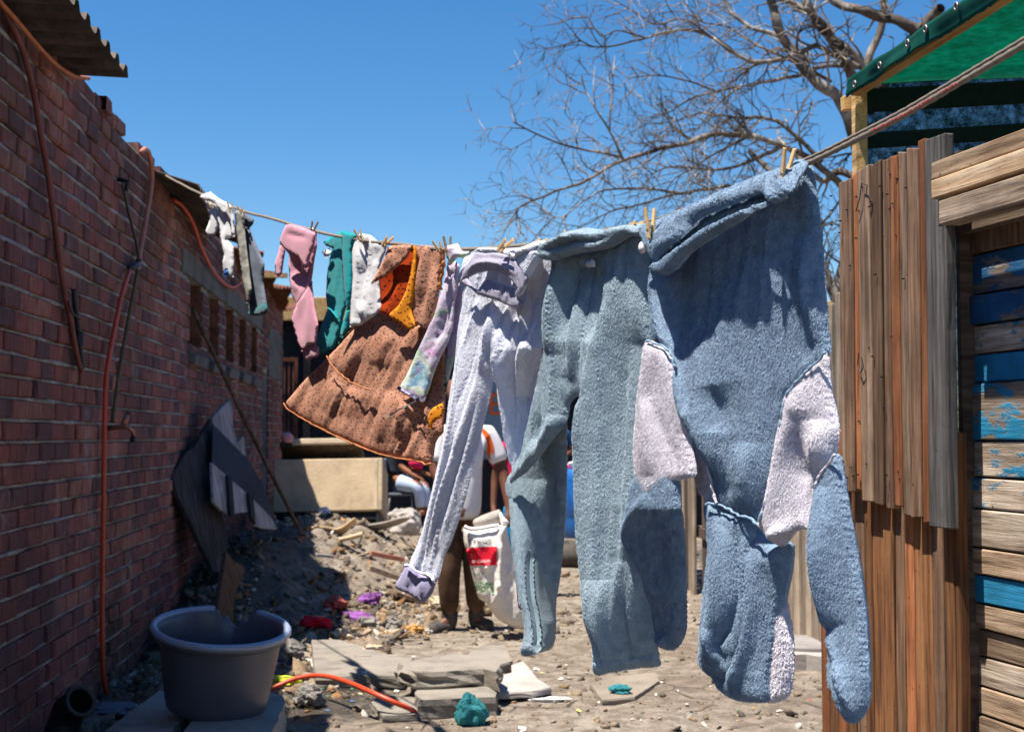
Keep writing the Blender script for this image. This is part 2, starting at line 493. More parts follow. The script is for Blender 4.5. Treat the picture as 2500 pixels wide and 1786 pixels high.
M['board_grey'] = m_wood('weathered_board', (.12,.085,.06), (.36,.285,.22), (.56,.475,.39), .8, along='X')
M['board_blue'] = m_wood('blue_board', (.13,.09,.06), (.36,.285,.22), (.56,.475,.39), .8, (.015,.18,.34), .70, along='X')
M['board_half'] = m_wood('worn_blue_board', (.13,.09,.06), (.36,.285,.22), (.56,.475,.39), .8, (.015,.19,.34), .50, along='X')
M['board_shaded'] = m_wood('shaded_blue_board', (.06,.045,.035), (.16,.13,.11), (.26,.23,.2), .8, (.015,.09,.21), .56, along='X')  # blue board with the header's shade put into wood and paint colours
M['fence_far'] = m_wood('far_fence_slat', (.10,.075,.055), (.30,.235,.175), (.44,.37,.29), .6)
M['fence_dark'] = m_wood('dark_fence_slat', (.03,.02,.016), (.09,.06,.05), (.15,.11,.09), .6)
M['fleece'] = m_cloth('blue_fleece', (.20,.31,.44), .2, 120, .6, None, 12, .006)
M['fleece_l'] = m_cloth('pale_blue_fleece', (.28,.39,.46), .2, 120, .6, None, 12, .006)
M['fleece_w'] = m_cloth('white_fleece', (.50,.47,.56), .12, 120, .5, None, 12, .006)
M['pile'] = m_pile('blue_pile', (.32,.43,.565), (.17,.25,.37)); M['pile_l'] = m_pile('pale_blue_pile', (.44,.55,.63), (.27,.36,.44)); M['pile_w'] = m_pile('white_pile', (.78,.75,.82), (.60,.57,.65))
M['pile_lilac'] = m_pile('lilac_pile', (.86,.88,.95), (.72,.75,.87))
M['lilac'] = m_cloth('lilac_cotton', (.70,.72,.86), .15, 260, .3, (.58,.60,.78), 16, .003)
M['lilac_d'] = m_cloth('lilac_band', (.36,.345,.46), .15, 300, .2, None, 16, .002)
M['cuff'] = m_cloth('purple_cuff', (.33,.31,.52), .15, 300, .3, None, 16, .002)
M['dress'] = m_dots('dotted_tan_cotton', (.58,.30,.205), (.49,.235,.155), n=40, trans=.18)
M['dress_in'] = m_dots('dotted_red_lining', (.62,.085,.01), (.50,.05,.006), (.10,.012,.01), 23, .25)
M['dress_band'] = m_dots('dotted_orange_band', (.80,.30,.022), (.66,.22,.015), (.08,.03,.02), 25, .2)
M['piping'] = simple('orange_piping', (.40,.15,.06), .8, .2, 60)
M['tiedye'] = m_tiedye()
M['teal'] = m_cloth('teal_cotton', (.015,.36,.40), .2, 220, .2, None, 14, .002, .2)
M['white'] = m_cloth('white_cotton', (.80,.80,.84), .08, 260, .2, None, 14, .002, .15)
M['pink'] = m_cloth('pink_sweat', (.60,.27,.36), .15, 240, .3, None, 14, .002)
M['denim'] = m_cloth('grey_denim', (.16,.18,.23), .45, 200, .1, (.07,.085,.12), 9, .002)
M['khaki'] = m_cloth('pale_lining', (.34,.33,.29), .5, 200, .1, (.08,.08,.08), 22, .003)
M['tealtoe'] = m_cloth('teal_hem', (.03,.14,.15), .3)
M['peg'] = simple('pale_peg_wood', (.62,.41,.20), .7, .15, 60); M['peg_d'] = simple('grey_peg_wood', (.20,.145,.09), .8, .3, 60)
M['steel'] = simple('spring_steel', (.26,.25,.25), .5, .2, 60, .0, .7)
M['rope'] = simple('braided_cord', (.22,.185,.155), .9, .35, 420, .8, dist=.002); M['ropered'] = simple('red_cord_mark', (.36,.05,.06), .9, .2, 300)
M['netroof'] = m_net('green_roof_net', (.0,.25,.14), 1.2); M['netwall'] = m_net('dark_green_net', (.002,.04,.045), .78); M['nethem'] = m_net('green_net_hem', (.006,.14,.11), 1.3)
M['netdark'] = simple('dark_net_band', (.003,.016,.016), .9, .3, 40); M['corr'] = m_rust('rusted_iron', (.035,.028,.025), (.085,.068,.058), (.16,.13,.11)); M['rust'] = m_rust('red_rust', (.05,.02,.012), (.16,.06,.035), (.28,.12,.07))
M['hose_red'] = simple('red_hose', (.50,.05,.015), .45, .15, 20, .05, spec=.5); M['hose_brown'] = simple('brown_conduit', (.15,.05,.045), .6, .25, 12, .1)
M['hose_orange'] = simple('orange_conduit', (.42,.13,.05), .6, .2, 12, .1); M['hose_black'] = simple('black_pipe', (.02,.02,.025), .5, .2, 12, .05, spec=.4)
M['hose_mauve'] = simple('faded_hose', (.42,.16,.11), .6, .25, 12, .1); M['hose_olive'] = simple('olive_pipe', (.13,.085,.04), .6, .3, 12, .1); M['copper'] = simple('copper_tap', (.36,.16,.12), .45, .3, 20, .1, .5, .5)
M['tubrim'] = simple('rim_sky_tint', (.24,.29,.40), .25, .06, 5, .02, spec=.8); M['tub'] = simple('grey_plastic', (.085,.088,.115), .38, .08, 5, .03, spec=.6)  # rim colour lightened and blued to carry the sky's reflection
M['freezer'] = m_concrete('stained_cream_enamel', (.50,.385,.255), .35); M['dark'] = simple('dark_board_and_shade', (.022,.024,.032), .85, .5, 5, .3); M['navy'] = simple('navy_sheet', (.016,.026,.045), .7, .3, 3, .1)
M['mottled'] = m_wood('mottled_board', (.12,.11,.115), (.36,.34,.35), (.50,.47,.48), .5); M['shack'] = simple('tarred_wall', (.012,.015,.022), .85, .4, 3, .2)
M['card'] = m_concrete('cardboard', (.52,.38,.23), .3); M['greysheet'] = m_concrete('grey_sheet', (.36,.325,.30), .3); M['plank_d'] = m_wood('charred_and_shaded_plank', (.02,.015,.012), (.07,.05,.04), (.14,.10,.075), .5, along='Y'); M['soot_wood'] = m_wood('sooty_panel', (.012,.011,.013), (.035,.033,.037), (.075,.07,.075), .4)
M['signwall'] = simple('blue_grey_panel', (.16,.22,.28), .8, .12, 3, .1); M['orange'] = simple('orange_paint', (.65,.12,.03), .7, .2, 10)
M['skin'] = simple('dark_skin', (.13,.052,.03), .55, .15, 12, .05, spec=.35); M['hair'] = simple('black_hair', (.012,.01,.01), .9, .3, 60, .6)
M['shirt'] = simple('white_shirt', (.74,.73,.76), .9, .06, 9, .1); M['stripe'] = simple('orange_stripe', (.70,.11,.015), .9, .1, 9)
M['trouser'] = simple('brown_trousers', (.085,.05,.032), .95, .35, 14, .3); M['boot'] = simple('scuffed_boot', (.055,.05,.05), .7, .5, 20, .3)
M['wtrouser'] = simple('pale_blue_trousers', (.42,.50,.66), .9, .1, 9, .1); M['darkshirt'] = simple('dark_shirt', (.02,.024,.035), .9, .3, 9); M['magenta'] = simple('magenta_cloth', (.55,.01,.08), .8, .2, 12)
M['sack'] = m_concrete('woven_sack', (.74,.70,.66), .14); M['redprint'] = simple('red_print', (.62,.008,.03), .7, .1, 9, 0); M['greenprint'] = simple('green_print', (.02,.24,.03), .7, .1, 9, 0); M['blackprint'] = simple('dark_print', (.05,.05,.08), .7, .1, 9, 0); M['whiteprint'] = simple('white_print', (.8,.78,.78), .7, .05, 9, 0)
M['barrel'] = simple('blue_barrel', (.01,.10,.34), .4, .12, 6, .02, spec=.5); M['pinkcup'] = simple('pink_plastic', (.75,.03,.22), .35, .05, 5, 0, spec=.5); M['tyre'] = simple('dusty_rubber', (.07,.062,.052), .9, .3, 20, .3)
M['ground'] = m_ground(); M['bark'] = m_bark(); M['rubble'] = m_vcol('rubble_mix'); M['litterm'] = m_vcol('litter_mix', .6, .1)
M['tealbag'] = m_cloth('teal_bag_film', (.07,.36,.40), .4, 60, .1, (.04,.22,.26), 9, .004, .45); M['purple'] = simple('purple_rag', (.20,.07,.26), .9, .3, 20)
M['black'] = simple('black_plastic', (.012,.013,.016), .5, .3, 10)
M['chairgrey'] = simple('grey_chair', (.10,.11,.14), .6, .2, 8)
M['stonew'] = m_concrete('pale_stone', (.52,.42,.30), .3)
M['dirtslab'] = m_concrete('dusty_slab', (.22,.185,.15), .35); M['gravelcon'] = m_concrete('manhole_concrete', (.34,.31,.29), .3)
M['lid'] = m_concrete('manhole_lid', (.23,.215,.21), .25)
# ------------------------------------------------------------------ ground
def gh(x, y):
    x = np.asarray(x, float); y = np.asarray(y, float)
    h = .42*np.exp(-((x+1.15)/.55)**2-((y-11.0)/1.7)**2)+.46*np.exp(-((x+.50)/.85)**2-((y-12.7)/1.4)**2)
    h = h+.10*np.exp(-((x-.1)/.9)**2-((y-14.5)/1.5)**2)
    h = h+.02*np.exp(-((x+1.45)/.28)**2)
    near = np.clip(1-np.abs(y-10)/14, 0, 1)
    h = h+near*(.035*fbm(x*1.1, y*1.1, 3, 3)+.022*fbm(x*6, y*6, 4, 9))
    rub = np.clip(np.exp(-((x+.75)/.9)**2-((y-11.2)/2.2)**2)*1.4, 0, 1)
    return h+rub*.07*fbm(x*9, y*9, 3, 21)
def gp(px):
    px = np.atleast_2d(px); d = ray(px); z = np.zeros(len(px))
    for _ in range(8):
        t = (z-CAM[2])/d[:,2]; p = CAM+d*t[:,None]; z = gh(p[:,0], p[:,1])
    p[:,2] = z
    return p
xs = np.r_[-150,-60,-25,-10,-5,-3,-2, np.arange(-1.7, 3.3, .032), 3.6,4.5,6,9,15,30,70,150]
ys = np.r_[-60,-20,-5,0,2,3.5, np.arange(4.6, 16, .04), np.arange(16, 26, .2), 27,30,40,60,100,250]
gx, gy = np.meshgrid(xs, ys)
gv = np.c_[gx.ravel(), gy.ravel(), gh(gx.ravel(), gy.ravel())]
nx, ny = len(xs), len(ys)
i0 = (np.arange(ny-1)[:,None]*nx+np.arange(nx-1)[None]).ravel()
gt = np.concatenate([np.c_[i0, i0+1, i0+nx+1], np.c_[i0, i0+nx+1, i0+nx]])
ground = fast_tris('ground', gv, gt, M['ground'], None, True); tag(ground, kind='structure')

# ------------------------------------------------------------------ brick wall
wall = thing('brick_wall', 'long shaded red brick wall with small window openings along the alley', 'wall', (WALLX, 10, 0))
WT, WY0, WY1 = 2.835, 1.5, 17.65
wins = [(9.9+1.0*i, 9.9+1.0*i+.60) for i in range(5)]; WZ0, WZ1 = 1.90, 2.36
door = (15.1, 15.75)
openings = [(a, b, WZ0, WZ1) for a, b in wins]+[(door[0], door[1], -.2, 1.95)]
X0, X1 = WALLX-.22, WALLX-.020
core = MB()
core.box(X0, X1, WY0, 9.9, -.3, WT)
core.box(X0, X1, 9.9, 14.5, -.3, WZ0); core.box(X0, X1, 9.9, 14.5, WZ1, WT)
for i in range(4): core.box(X0, X1, wins[i][1], wins[i+1][0], WZ0, WZ1)
core.box(X0, X1, 14.5, door[0], -.3, WT); core.box(X0, X1, door[0], door[1], 1.95, WT); core.box(X0, X1, door[1], WY1, -.3, WT)
core.build('mortar_bed', M['mortar'], wall)
MB().box(WALLX-.14, WALLX+.006, 9.55, 15.0, WZ1+.004, WZ1+.165).build('lintel', M['plaster'], wall, bevel=.008)
pl = MB(); pl.box(WALLX-.02, WALLX+.010, 15.76, 17.3, 1.92, 2.47)
pl.build('plaster_patch', M['plaster'], wall, bevel=.01)
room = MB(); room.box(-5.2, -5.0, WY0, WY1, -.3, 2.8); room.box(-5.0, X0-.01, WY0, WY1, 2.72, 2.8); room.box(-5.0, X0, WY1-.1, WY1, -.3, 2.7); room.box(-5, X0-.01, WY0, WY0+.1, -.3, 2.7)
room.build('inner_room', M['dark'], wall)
for a, b in wins:
    s = MB()
    s.add([(WALLX-.10,a-.02,WZ0+.02),(WALLX-.10,b+.02,WZ0+.02),(WALLX+.055,b+.02,WZ0-.075),(WALLX+.055,a-.02,WZ0-.075),
           (WALLX-.10,a-.02,WZ0-.05),(WALLX-.10,b+.02,WZ0-.05),(WALLX+.04,b+.02,WZ0-.15),(WALLX+.04,a-.02,WZ0-.15)],
          [(0,3,2,1),(4,5,6,7),(0,1,5,4),(1,2,6,5),(2,3,7,6),(3,0,4,7)])
    s.build('window_sill', M['plaster'], wall, bevel=.006)
CH, BL = .083, .232
bj = MB()
for r in range(-1, int(WT/CH)+1):
    zj = r*CH
    spans = [(2.0, WY1)]
    for o0, o1, z0, z1 in openings:
        if z0-.01 < zj < z1+.01:
            spans = [q for a, b in spans for q in ((a, min(b, o0)), (max(a, o1), b)) if q[1]-q[0] > .03]
    for a, b in spans:
        n = max(1, int((b-a)/.11)); ys_ = np.linspace(a, b, n+1); V = []
        for y in ys_:
            d0 = WALLX-.008+.012*float(vn(y*3.1, r*5.3, 4)); hh = .0066+.0035*float(vn(y*5, r*3.7, 6))
            V += [(WALLX-.03, y, zj-hh), (d0-.003, y, zj-hh), (d0, y, zj+hh), (WALLX-.03, y, zj+hh)]
        bj.add(V, [(4*i+k, 4*i+k+1, 4*i+k+5, 4*i+k+4) for i in range(n) for k in range(3)])
tag(bj.build('bed_joints', M['mortar'], wall, True), kind='stuff')
def brick_geo(seed, L):
    r = random.Random(seed)
    j = lambda a: r.uniform(-a, a)
    v = []
    for x, ins in ((-.075, 0), (-.006, 0), (.002, .006)):
        for sy, sz in ((-1,-1),(1,-1),(1,1),(-1,1)):
            v.append((x+(j(.002) if x > -.01 else 0), sy*(L/2-ins-.0045+j(.004)), sz*(.0352-ins+j(.0022))))
    f = [(8,9,10,11)]
    for a in (0, 4):
        for k in range(4):
            f.append((a+k, a+(k+1)%4, a+4+(k+1)%4, a+4+k))
    return v, f
protos = []
for i in range(10):
    v, f = brick_geo(i, BL-.010)
    me = bpy.data.meshes.new('brick'); me.from_pydata(v, [], f); me.materials.append(M['brick']); me.update(); protos.append(me)
far = MB(); cand = []
rows = int(WT/CH)
for r in range(-1, rows+1):
    zc = r*CH+CH*.5
    if zc+.04 > WT+.08: continue
    y = WY0+(BL*.5 if r % 2 else 0)+random.uniform(-.02, .02)
    while y < WY1-.1:
        a, b = y, y+BL; y += BL+random.uniform(-.004, .004)
        segs = [(a+.005, min(b, WY1)-.005)]
        for o0, o1, z0, z1 in openings:
            if zc+.03 > z0 and zc-.03 < z1:
                ns = []
                for s0, s1 in segs:
                    if s1 <= o0 or s0 >= o1: ns.append((s0, s1)); continue
                    if s0 < o0-.02: ns.append((s0, o0))
                    if s1 > o1+.02: ns.append((o1, s1))
                segs = ns
        if zc > WZ1 and zc < WZ1+.17: segs = [(s0, s1) for s0, s1 in segs if s1 < 9.56 or s0 > 15.0]
        if 1.9 < zc < 2.5: segs = [(s0, s1) for s0, s1 in segs if s1 < 15.8 or s0 > 17.2]
        for s0, s1 in segs:
            if zc > WT-.03 and random.random() < .22: continue
            full = abs((s1-s0)-(BL-.01)) < .012
            yc = (s0+s1)/2
            vis = yc > 5.06+.25*abs(zc-1.27)*0 and .15 < zc
            (cand if full and vis and yc < 7.6 else far).append((yc, zc, s1-s0)) if False else None
            if full and vis and yc < 7.7: cand.append((yc, zc, s1-s0))
            else:
                v, f = brick_geo(random.randrange(10), s1-s0)
                dx = random.uniform(-.004, .004)
                far.add([(p[0]+WALLX+dx, p[1]+yc, p[2]+zc) for p in v], f)
cand.sort()
for i, (yc, zc, L) in enumerate(cand):
    dx = random.uniform(-.007, .007)
    if i < 300:
        o = bpy.data.objects.new('brick', random.choice(protos)); COL.objects.link(o)
        o.location = (WALLX+dx, yc, zc); o.rotation_euler = (random.uniform(-.022,.022), random.uniform(-.03,.03), random.uniform(-.025,.025)); par(o, wall)
    else:
        v, f = brick_geo(random.randrange(10), L)
        far.add([(p[0]+WALLX+dx, p[1]+yc, p[2]+zc) for p in v], f)
# reveals of the window openings, laid in brick
for a, b in wins:
    MB().box(WALLX-.20, WALLX-.012, b-.004, b+.03, WZ0-.02, WZ1).build('window_reveal', M['rust'], wall)
fo_ = tag(far.build('brick_courses', M['brick'], wall), kind='stuff')
at_ = fo_.data.attributes.new('tone', 'FLOAT', 'POINT')
at_.data.foreach_set('value', np.repeat(RNG.random(len(far.v)//12+1), 12)[:len(far.v)])

def corrugated(name, label, y0, y1, xe, ze, xw, zw, pitch, amp, mat, cat='roof sheet', trap=True, th=.004, wob=0):
    t = thing(name, label, cat, ((xe+xw)/2, (y0+y1)/2, (ze+zw)/2), 'roof sheets over the brick wall')
    n = int((y1-y0)/pitch*8); v = []
    for i in range(n+1):
        y = y0+(y1-y0)*i/n; ph = (y/pitch) % 1
        if trap: z = amp*np.interp(ph, [0,.12,.42,.54,1.0], [-1,1,1,-1,-1])
        else: z = amp*math.sin(2*math.pi*ph)
        w = wob*float(vn(y*1.3, 2.0, 5))
        for x, zz in ((xe+w, ze), (xw, zw)):
            v += [(x, y, zz+z+w*.5), (x, y, zz+z+th+w*.5)]
    f = []
    for i in range(n):
        a, b = i*4, (i+1)*4
        f += [(a, a+2, b+2, b), (a+1, b+1, b+3, a+3), (a, b, b+1, a+1), (a+2, a+3, b+3, b+2)]
    f += [(0,1,3,2), (n*4, n*4+2, n*4+3, n*4+1)]
    mesh_obj('sheet', v, f, mat, t)
    return t
corrugated('roof_sheet', 'dark corrugated iron sheet jutting out above the wall top at the near corner', 3.2, 6.24, -1.19, 2.845, -2.7, 2.90, .186, .020, M['corr'])
corrugated('roof_sheet', 'rusty corrugated sheet sagging over the wall behind the white washing', 8.25, 10.75, -1.15, 2.72, -1.9, 2.95, .10, .015, M['corr'], trap=False, wob=.05)
corrugated('roof_sheet', 'rusted roof sheet with a ragged edge near the far end of the wall', 12.3, 17.4, -1.27, 2.80, -2.0, 2.92, .10, .014, M['rust'], trap=False, wob=.16)
tb = thing('roof_batten', 'loose timber batten poking out from under the far rusted sheet', 'batten', (-1.2, 13.6, 2.8))
MB().box(-1.6, -1.06, 13.3, 13.36, 2.74, 2.78).build('batten', M['timber'], tb)
sb = thing('broken_brick', 'broken brick lying loose on top of the wall', 'brick', (-1.5, 6.95, 2.84))
v, f = brick_geo(3, .2); mesh_obj('brick', [(p[1]*.8-1.5, 6.98+p[0]*2+.1, 2.875+p[2]) for p in v], f, M['brick'], sb)

# ------------------------------------------------------------------ plank shed on the near side
SD = np.array([-.1506, .9886, 0]); SN = np.array([-.9886, -.1506, 0]); S0 = np.array([1.326, 4.3, 0])
def shed_s(px, off=0.):
    p = on_plane(px, S0+SN*off, SN); return np.c_[-(p-S0)@SD, p[:,2]]
def shed_p(s, z, off=0.): return S0-SD*s+SN*off+np.array([0,0,z])
SHROT = math.atan2(-SD[1], -SD[0])
def plank(name, parent, s0, s1, zb0, zb1, zt0, zt1, o0, o1, mat, lean=0, vertical=True):
    """one board in the plane of the shed; local axes: x along the shed towards the camera, y outwards, z up."""
    sc, zc = (s0+s1)/2, (min(zb0,zb1)+max(zt0,zt1))/2
    j = lambda: random.uniform(-.0015, .0015)
    n = 7 if vertical else 2
    v = []; f = []
    for i in range(n):
        t = i/(n-1)
        w = random.uniform(-.0025, .0025) if 0 < i < n-1 else 0
        for k, (s, za, zb) in enumerate(((s0, zb0, zt0), (s1, zb1, zt1))):
            z = za+(zb-za)*t; x = s-sc+lean*(t-.5)+w+j()
            v += [(x, -(o1-(o0+o1)/2), z-zc), (x, -(o0-(o0+o1)/2)-.0, z-zc)]
    # v per ring: s0 front, s0 back, s1 front, s1 back
    for i in range(n-1):
        a, b = i*4, i*4+4
        f += [(a, a+2, b+2, b), (a+2, a+3, b+3, b+2), (a+3, a+1, b+1, b+3), (a+1, a, b, b+1)]
    f += [(0,1,3,2), (n*4-4, n*4-2, n*4-1, n*4-3)]
    o = mesh_obj(name, v, f, mat)
    c = shed_p(sc, zc, (o0+o1)/2)
    o.location = Vector(c); o.rotation_euler = (0, 0, SHROT)
    b = o.modifiers.new('bevel', 'BEVEL'); b.width = .0035; b.segments = 2; b.limit_method = 'ANGLE'
    par(o, parent); return o
shed = thing('plank_shed', 'shed wall of upright reclaimed planks with a timber doorway', 'shed', S0)
up = [ # left px x (display), right, top y, bottom y, material, proud
 (1864,1873,404,1085,'wood_grey',.0),(1874,1893,398,1092,'wood_brown',.008),(1894,1906,388,1090,'wood_red',.0),(1907,1933,375,1112,'wood_grey',.010),(1934,1957,365,1118,'wood_brown',.003),
 (1962,1978,352,1128,'wood_brown',.0),(1979,1996,343,1122,'wood_red',.010),(1997,2015,331,1142,'wood_grey',.004),(2016,2041,322,1150,'wood_brown',.012),(2042,2056,308,1162,'wood_red',.006),(2057,2102,300,1170,'wood_slate',.026)]
for a, b, t, bt, mt, pr in up:
    o1_ = .024+pr
    sa = shed_s(P(f'd {a},{(t+bt)/2}'), o1_)[0,0]; sb_ = shed_s(P(f'd {b},{(t+bt)/2}'), o1_)[0,0]
    zt = shed_s(P(f'd {(a+b)/2},{t}'), o1_)[0,1]; zb = shed_s(P(f'd {(a+b)/2},{bt}'), o1_)[0,1]
    top = .012*random.uniform(-1,1)
    plank('plank', shed, sa, sb_, zb, zb+random.uniform(-.008,.008), zt, zt+top, .022 if mt == 'wood_slate' else 0., .024+pr, M[mt], random.uniform(-.004,.004))
sj = shed_s(P('d 2104,800'), .02)[0,0]
lo = [(1838,1872),(1874,1893),(1895,1914),(1916,1936),(1938,1955),(1957,1975),(1977,1997),(1999,2024),(2026,2050),(2052,2075),(2077,2096),(2098,2118)]
s_prev = -.09
for i in range(16):
    s1 = min(s_prev+random.uniform(.048, .066), sj+.006)
    mt = random.choice(['wood_low','wood_low','wood_low','wood_red','wood_brown'])
    plank('plank', shed, s_prev, s1-.004, -.05, -.05, 1.28+random.uniform(-.02,.02), 1.28, -.030, -.004+random.uniform(0,.008), M[mt], random.uniform(-.012,.012))
    s_prev = s1
    if s1 > sj: break
# far end board of the wall and the door jamb
plank('jamb_post', shed, sj-.04, sj-.018, -.05, -.05, 2.02, 2.02, -.14, -.03, M['plank_d'])  # near-black wood colour stands for the shadow beside the doorway
hb0 = shed_s(P('d 2070,400'), .06)[0]; hb1 = shed_s(P('d 2070,440'), .06)[0]; hbt = shed_s(P('d 2070,352'), .06)[0]
def beam(name, mat, px_tl, px_bl, o0, o1, L=1.9):
    a = shed_s(P('d '+px_tl), o1)[0]; b = shed_s(P('d '+px_bl), o1)[0]
    o = plank(name, shed, a[0], a[0]+L, b[1], b[1]+.01, a[1], a[1]+.012, o0, o1, mat, vertical=False)
    return o
beam('header_beam', M['beam_new'], '2066,362', '2066,400', .028, .066)
beam('header_beam', M['beam_saw'], '2066,401', '2063,444', .028, .074)
beam('header_beam', M['beam_old'], '2083,446', '2083,500', .026, .086)
# recessed boards of the doorway
zz = [545,619,718,792,864,934,1075,1164,1240,1334,1399,1470,1532,1600,1672,1741,1810]
mm = ['wood_brown','board_shaded','board_shaded','board_half','board_blue','board_half','board_half','board_half','board_grey','board_tan','board_blue','board_tan','board_tan','board_grey','board_tan','board_tan']
mm[7] = 'board_half'
OFFB = -.065
sl = shed_s(P('g 2371,900'), OFFB)[0,0]
for i, mt in enumerate(mm):
    z1 = shed_s(P(f'g 2390,{zz[i]+3}'), OFFB)[0,1]; z0 = shed_s(P(f'g 2390,{zz[i+1]-2}'), OFFB)[0,1]
    ds = random.uniform(-.012,.008); dt = random.uniform(-.006,.012)
    plank('door_board', shed, sl+ds, sl+1.6, z0, z0-random.uniform(-.01,.02), z1, z1-random.uniform(-.01,.02), OFFB-.03, OFFB+dt, M[mt], vertical=False)
bk = MB()
for q in range(1): pass
plank('gap_shade_panel', shed, sj-.7, sl+1.8, -.05, -.05, 2.0, 2.0, OFFB-.42, OFFB-.40, M['dark'], vertical=False)  # near-black sheet added so the doorway gap reads as unlit
plank('lintel_shadow_board', shed, sl-.05, sl+1.6, 1.80, 1.80, 1.93, 1.93, OFFB-.03, OFFB+.03, M['beam_old'], vertical=False)
for seg in ('y 410,470 430,400 440,320 470,330 465,380', 'y 425,1215 420,1280 435,1320 450,1290 440,1240'):
    MB().tube(on_plane(P(seg), S0+SN*.045, SN), .0016, 5).build('wire_tie', M['black'], shed)
nails = MB()
for _ in range(46):
    s = random.uniform(.06, .56); z = random.choice([random.uniform(1.9,2.0), random.uniform(1.1,1.2), random.uniform(1.2,1.9)])
    c = shed_p(s, z, .03); nails.tube([c, c+SN*.008], .0022, 6)
tag(nails.build('nail_heads', M['black'], shed), kind='stuff')

# ------------------------------------------------------------------ green net canopy above the shed
can = thing('net_canopy', 'green shade net canopy on raw timber frame over the plank shed', 'canopy', (1.6, 4.4, 2.0))
CZ = 2.375
c0 = at_z(P('x 470,690'), CZ)[0]; c1 = at_z(P('x 1540,0'), CZ+.0)[0]
dv = (c1-c0); dv /= np.linalg.norm(dv); c1 = c0+dv*2.6
def bar(a, b, w, h, mat, name, par_, up=Vector((0,0,1))):
    a, b = Vector(a), Vector(b); L = (b-a).length
    o = mesh_obj(name, boxv(-w/2, w/2, -L/2, L/2, -h/2, h/2), BOXF, mat)
    y = (b-a).normalized(); x = y.cross(up).normalized(); z = x.cross(y)
    o.matrix_world = Matrix.Translation((a+b)/2) @ Matrix((x, y, z)).transposed().to_4x4()
    bv = o.modifiers.new('bevel', 'BEVEL'); bv.width = .003; bv.segments = 2
    o.parent = par_; o.matrix_parent_inverse = Matrix.Translation(-par_.location)
    return o
bar(c0-dv*.02, c1, .035, .05, M['timber'], 'edge_beam', can)
pb = at_y(P('x 450,760'), c0[1]+.06)[0]
bar((pb[0]+.012, pb[1], .0), (pb[0]+.012, pb[1], CZ+.005), .04, .04, M['timber_v'], 'corner_post', can, Vector((0,1,0)))
bar((pb[0]-.03, pb[1]+.045, CZ-.03), (pb[0]+2.2, pb[1]+.045, CZ+.115), .035, .045, M['timber'], 'back_beam', can)
bar((pb[0]+.03, pb[1]+.0, CZ-.03), (pb[0]+2.2, pb[1]+.0, CZ+.13), .015, .075, M['netdark'], 'net_batten', can)
bar((pb[0]+.03, pb[1]+.0, CZ-.16), (pb[0]+2.2, pb[1]+.0, CZ+.01), .015, .05, M['netdark'], 'net_batten', can)
def sheet(name, fn, nu, nv, mat, parent, th=0):
    v = []; f = []
    for i in range(nu+1):
        for j in range(nv+1): v.append(fn(i/nu, j/nv))
    for i in range(nu):
        for j in range(nv):
            a = i*(nv+1)+j; f.append((a, a+1, a+nv+2, a+nv+1))
    o = mesh_obj(name, v, f, mat, parent, True)
    if th:
        sm = o.modifiers.new('thickness', 'SOLIDIFY'); sm.thickness = th; sm.offset = 0
    return o
def roof_fn(u, v):
    p = c0+dv*(u*2.6); q = p+np.array([1, .0, .065])*(v*2.2)
    sag = .03*math.sin(math.pi*v*1.0)*(1+.4*vn(u*4, v*3, 3))
    return (q[0], q[1]+.12*(1-u), q[2]+.035-sag*u*1.5)
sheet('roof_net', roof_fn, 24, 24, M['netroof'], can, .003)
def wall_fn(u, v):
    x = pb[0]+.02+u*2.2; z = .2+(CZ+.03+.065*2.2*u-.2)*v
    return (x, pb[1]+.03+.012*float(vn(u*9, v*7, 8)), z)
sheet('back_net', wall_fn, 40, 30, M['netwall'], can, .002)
def hem_fn(u, v):
    p = c0+dv*(u*2.6-.03)
    wv_ = .008*float(vn(u*22, v*2, 4)); ed = (.005*float(vn(u*34, 3, 6))+.003*random.uniform(-1,1)) if v > .9 else 0
    # wraps over the top of the beam and hangs on the outer side
    side = np.array([dv[1], -dv[0], 0])
    if v < .4: return tuple(p+side*(.022*(v/.4)*2-.022)+np.array([0,0,.034+wv_*.3]))
    t = (v-.4)/.6
    return tuple(p+side*(.024+.004+wv_)+np.array([0,0,.032-t*.055+ed]))
sheet('net_hem', hem_fn, 420, 10, M['nethem'], can, .002)
side = np.array([dv[1], -dv[0], 0])
for px in ('x 1258,52','x 1014,232','x 872,345','x 652,520','x 452,668'):
    c = on_plane(P(px), c0+side*.034, side)[0]
    t = MB(); ring = [c+side*.004+(dv*math.cos(a)+np.array([0,0,1])*math.sin(a))*.0095 for a in np.linspace(0, 2*math.pi, 15)]
    t.tube(ring, .0030, 6, False); t.tube([c-side*.001, c+side*.002], .0075, 12)
    t.build('grommet', M['steel'], can, True)

# ------------------------------------------------------------------ far slat fence
ff = thing('slat_fence', 'weathered grey slat fence across the alley behind the hanging hoodie', 'fence', (2.38, 10, 0))
y = 7.35
while y < 13.2:
    w = random.uniform(.07, .13)
    gap = 10.55 < y < 11.25
    dk = gap or random.random() < .22  # slats in the gap coloured dark for the shade of an open doorway
    h = 2.05+random.uniform(-.08, .06) if not gap else 1.98
    x = 2.36+(0.07 if gap else random.uniform(0, .02))
    o = mesh_obj('slat', boxv(-.012, .012, -w/2, w/2, -h/2, h/2), BOXF, M['fence_dark' if dk else 'fence_far'])
    o.location = (x, y+w/2, h/2-.03); o.rotation_euler = (random.uniform(-.012,.012), 0, 0)
    bv = o.modifiers.new('bevel', 'BEVEL'); bv.width = .004
    par(o, ff); y += w+random.uniform(.004, .018)
MB().box(2.395, 2.44, 7.3, 13.2, 1.5, 1.58).box(2.395, 2.44, 7.3, 13.2, .45, .53).build('fence_rail', M['fence_dark'], ff)
mc = gp(P('d 1795,1470'))[0]
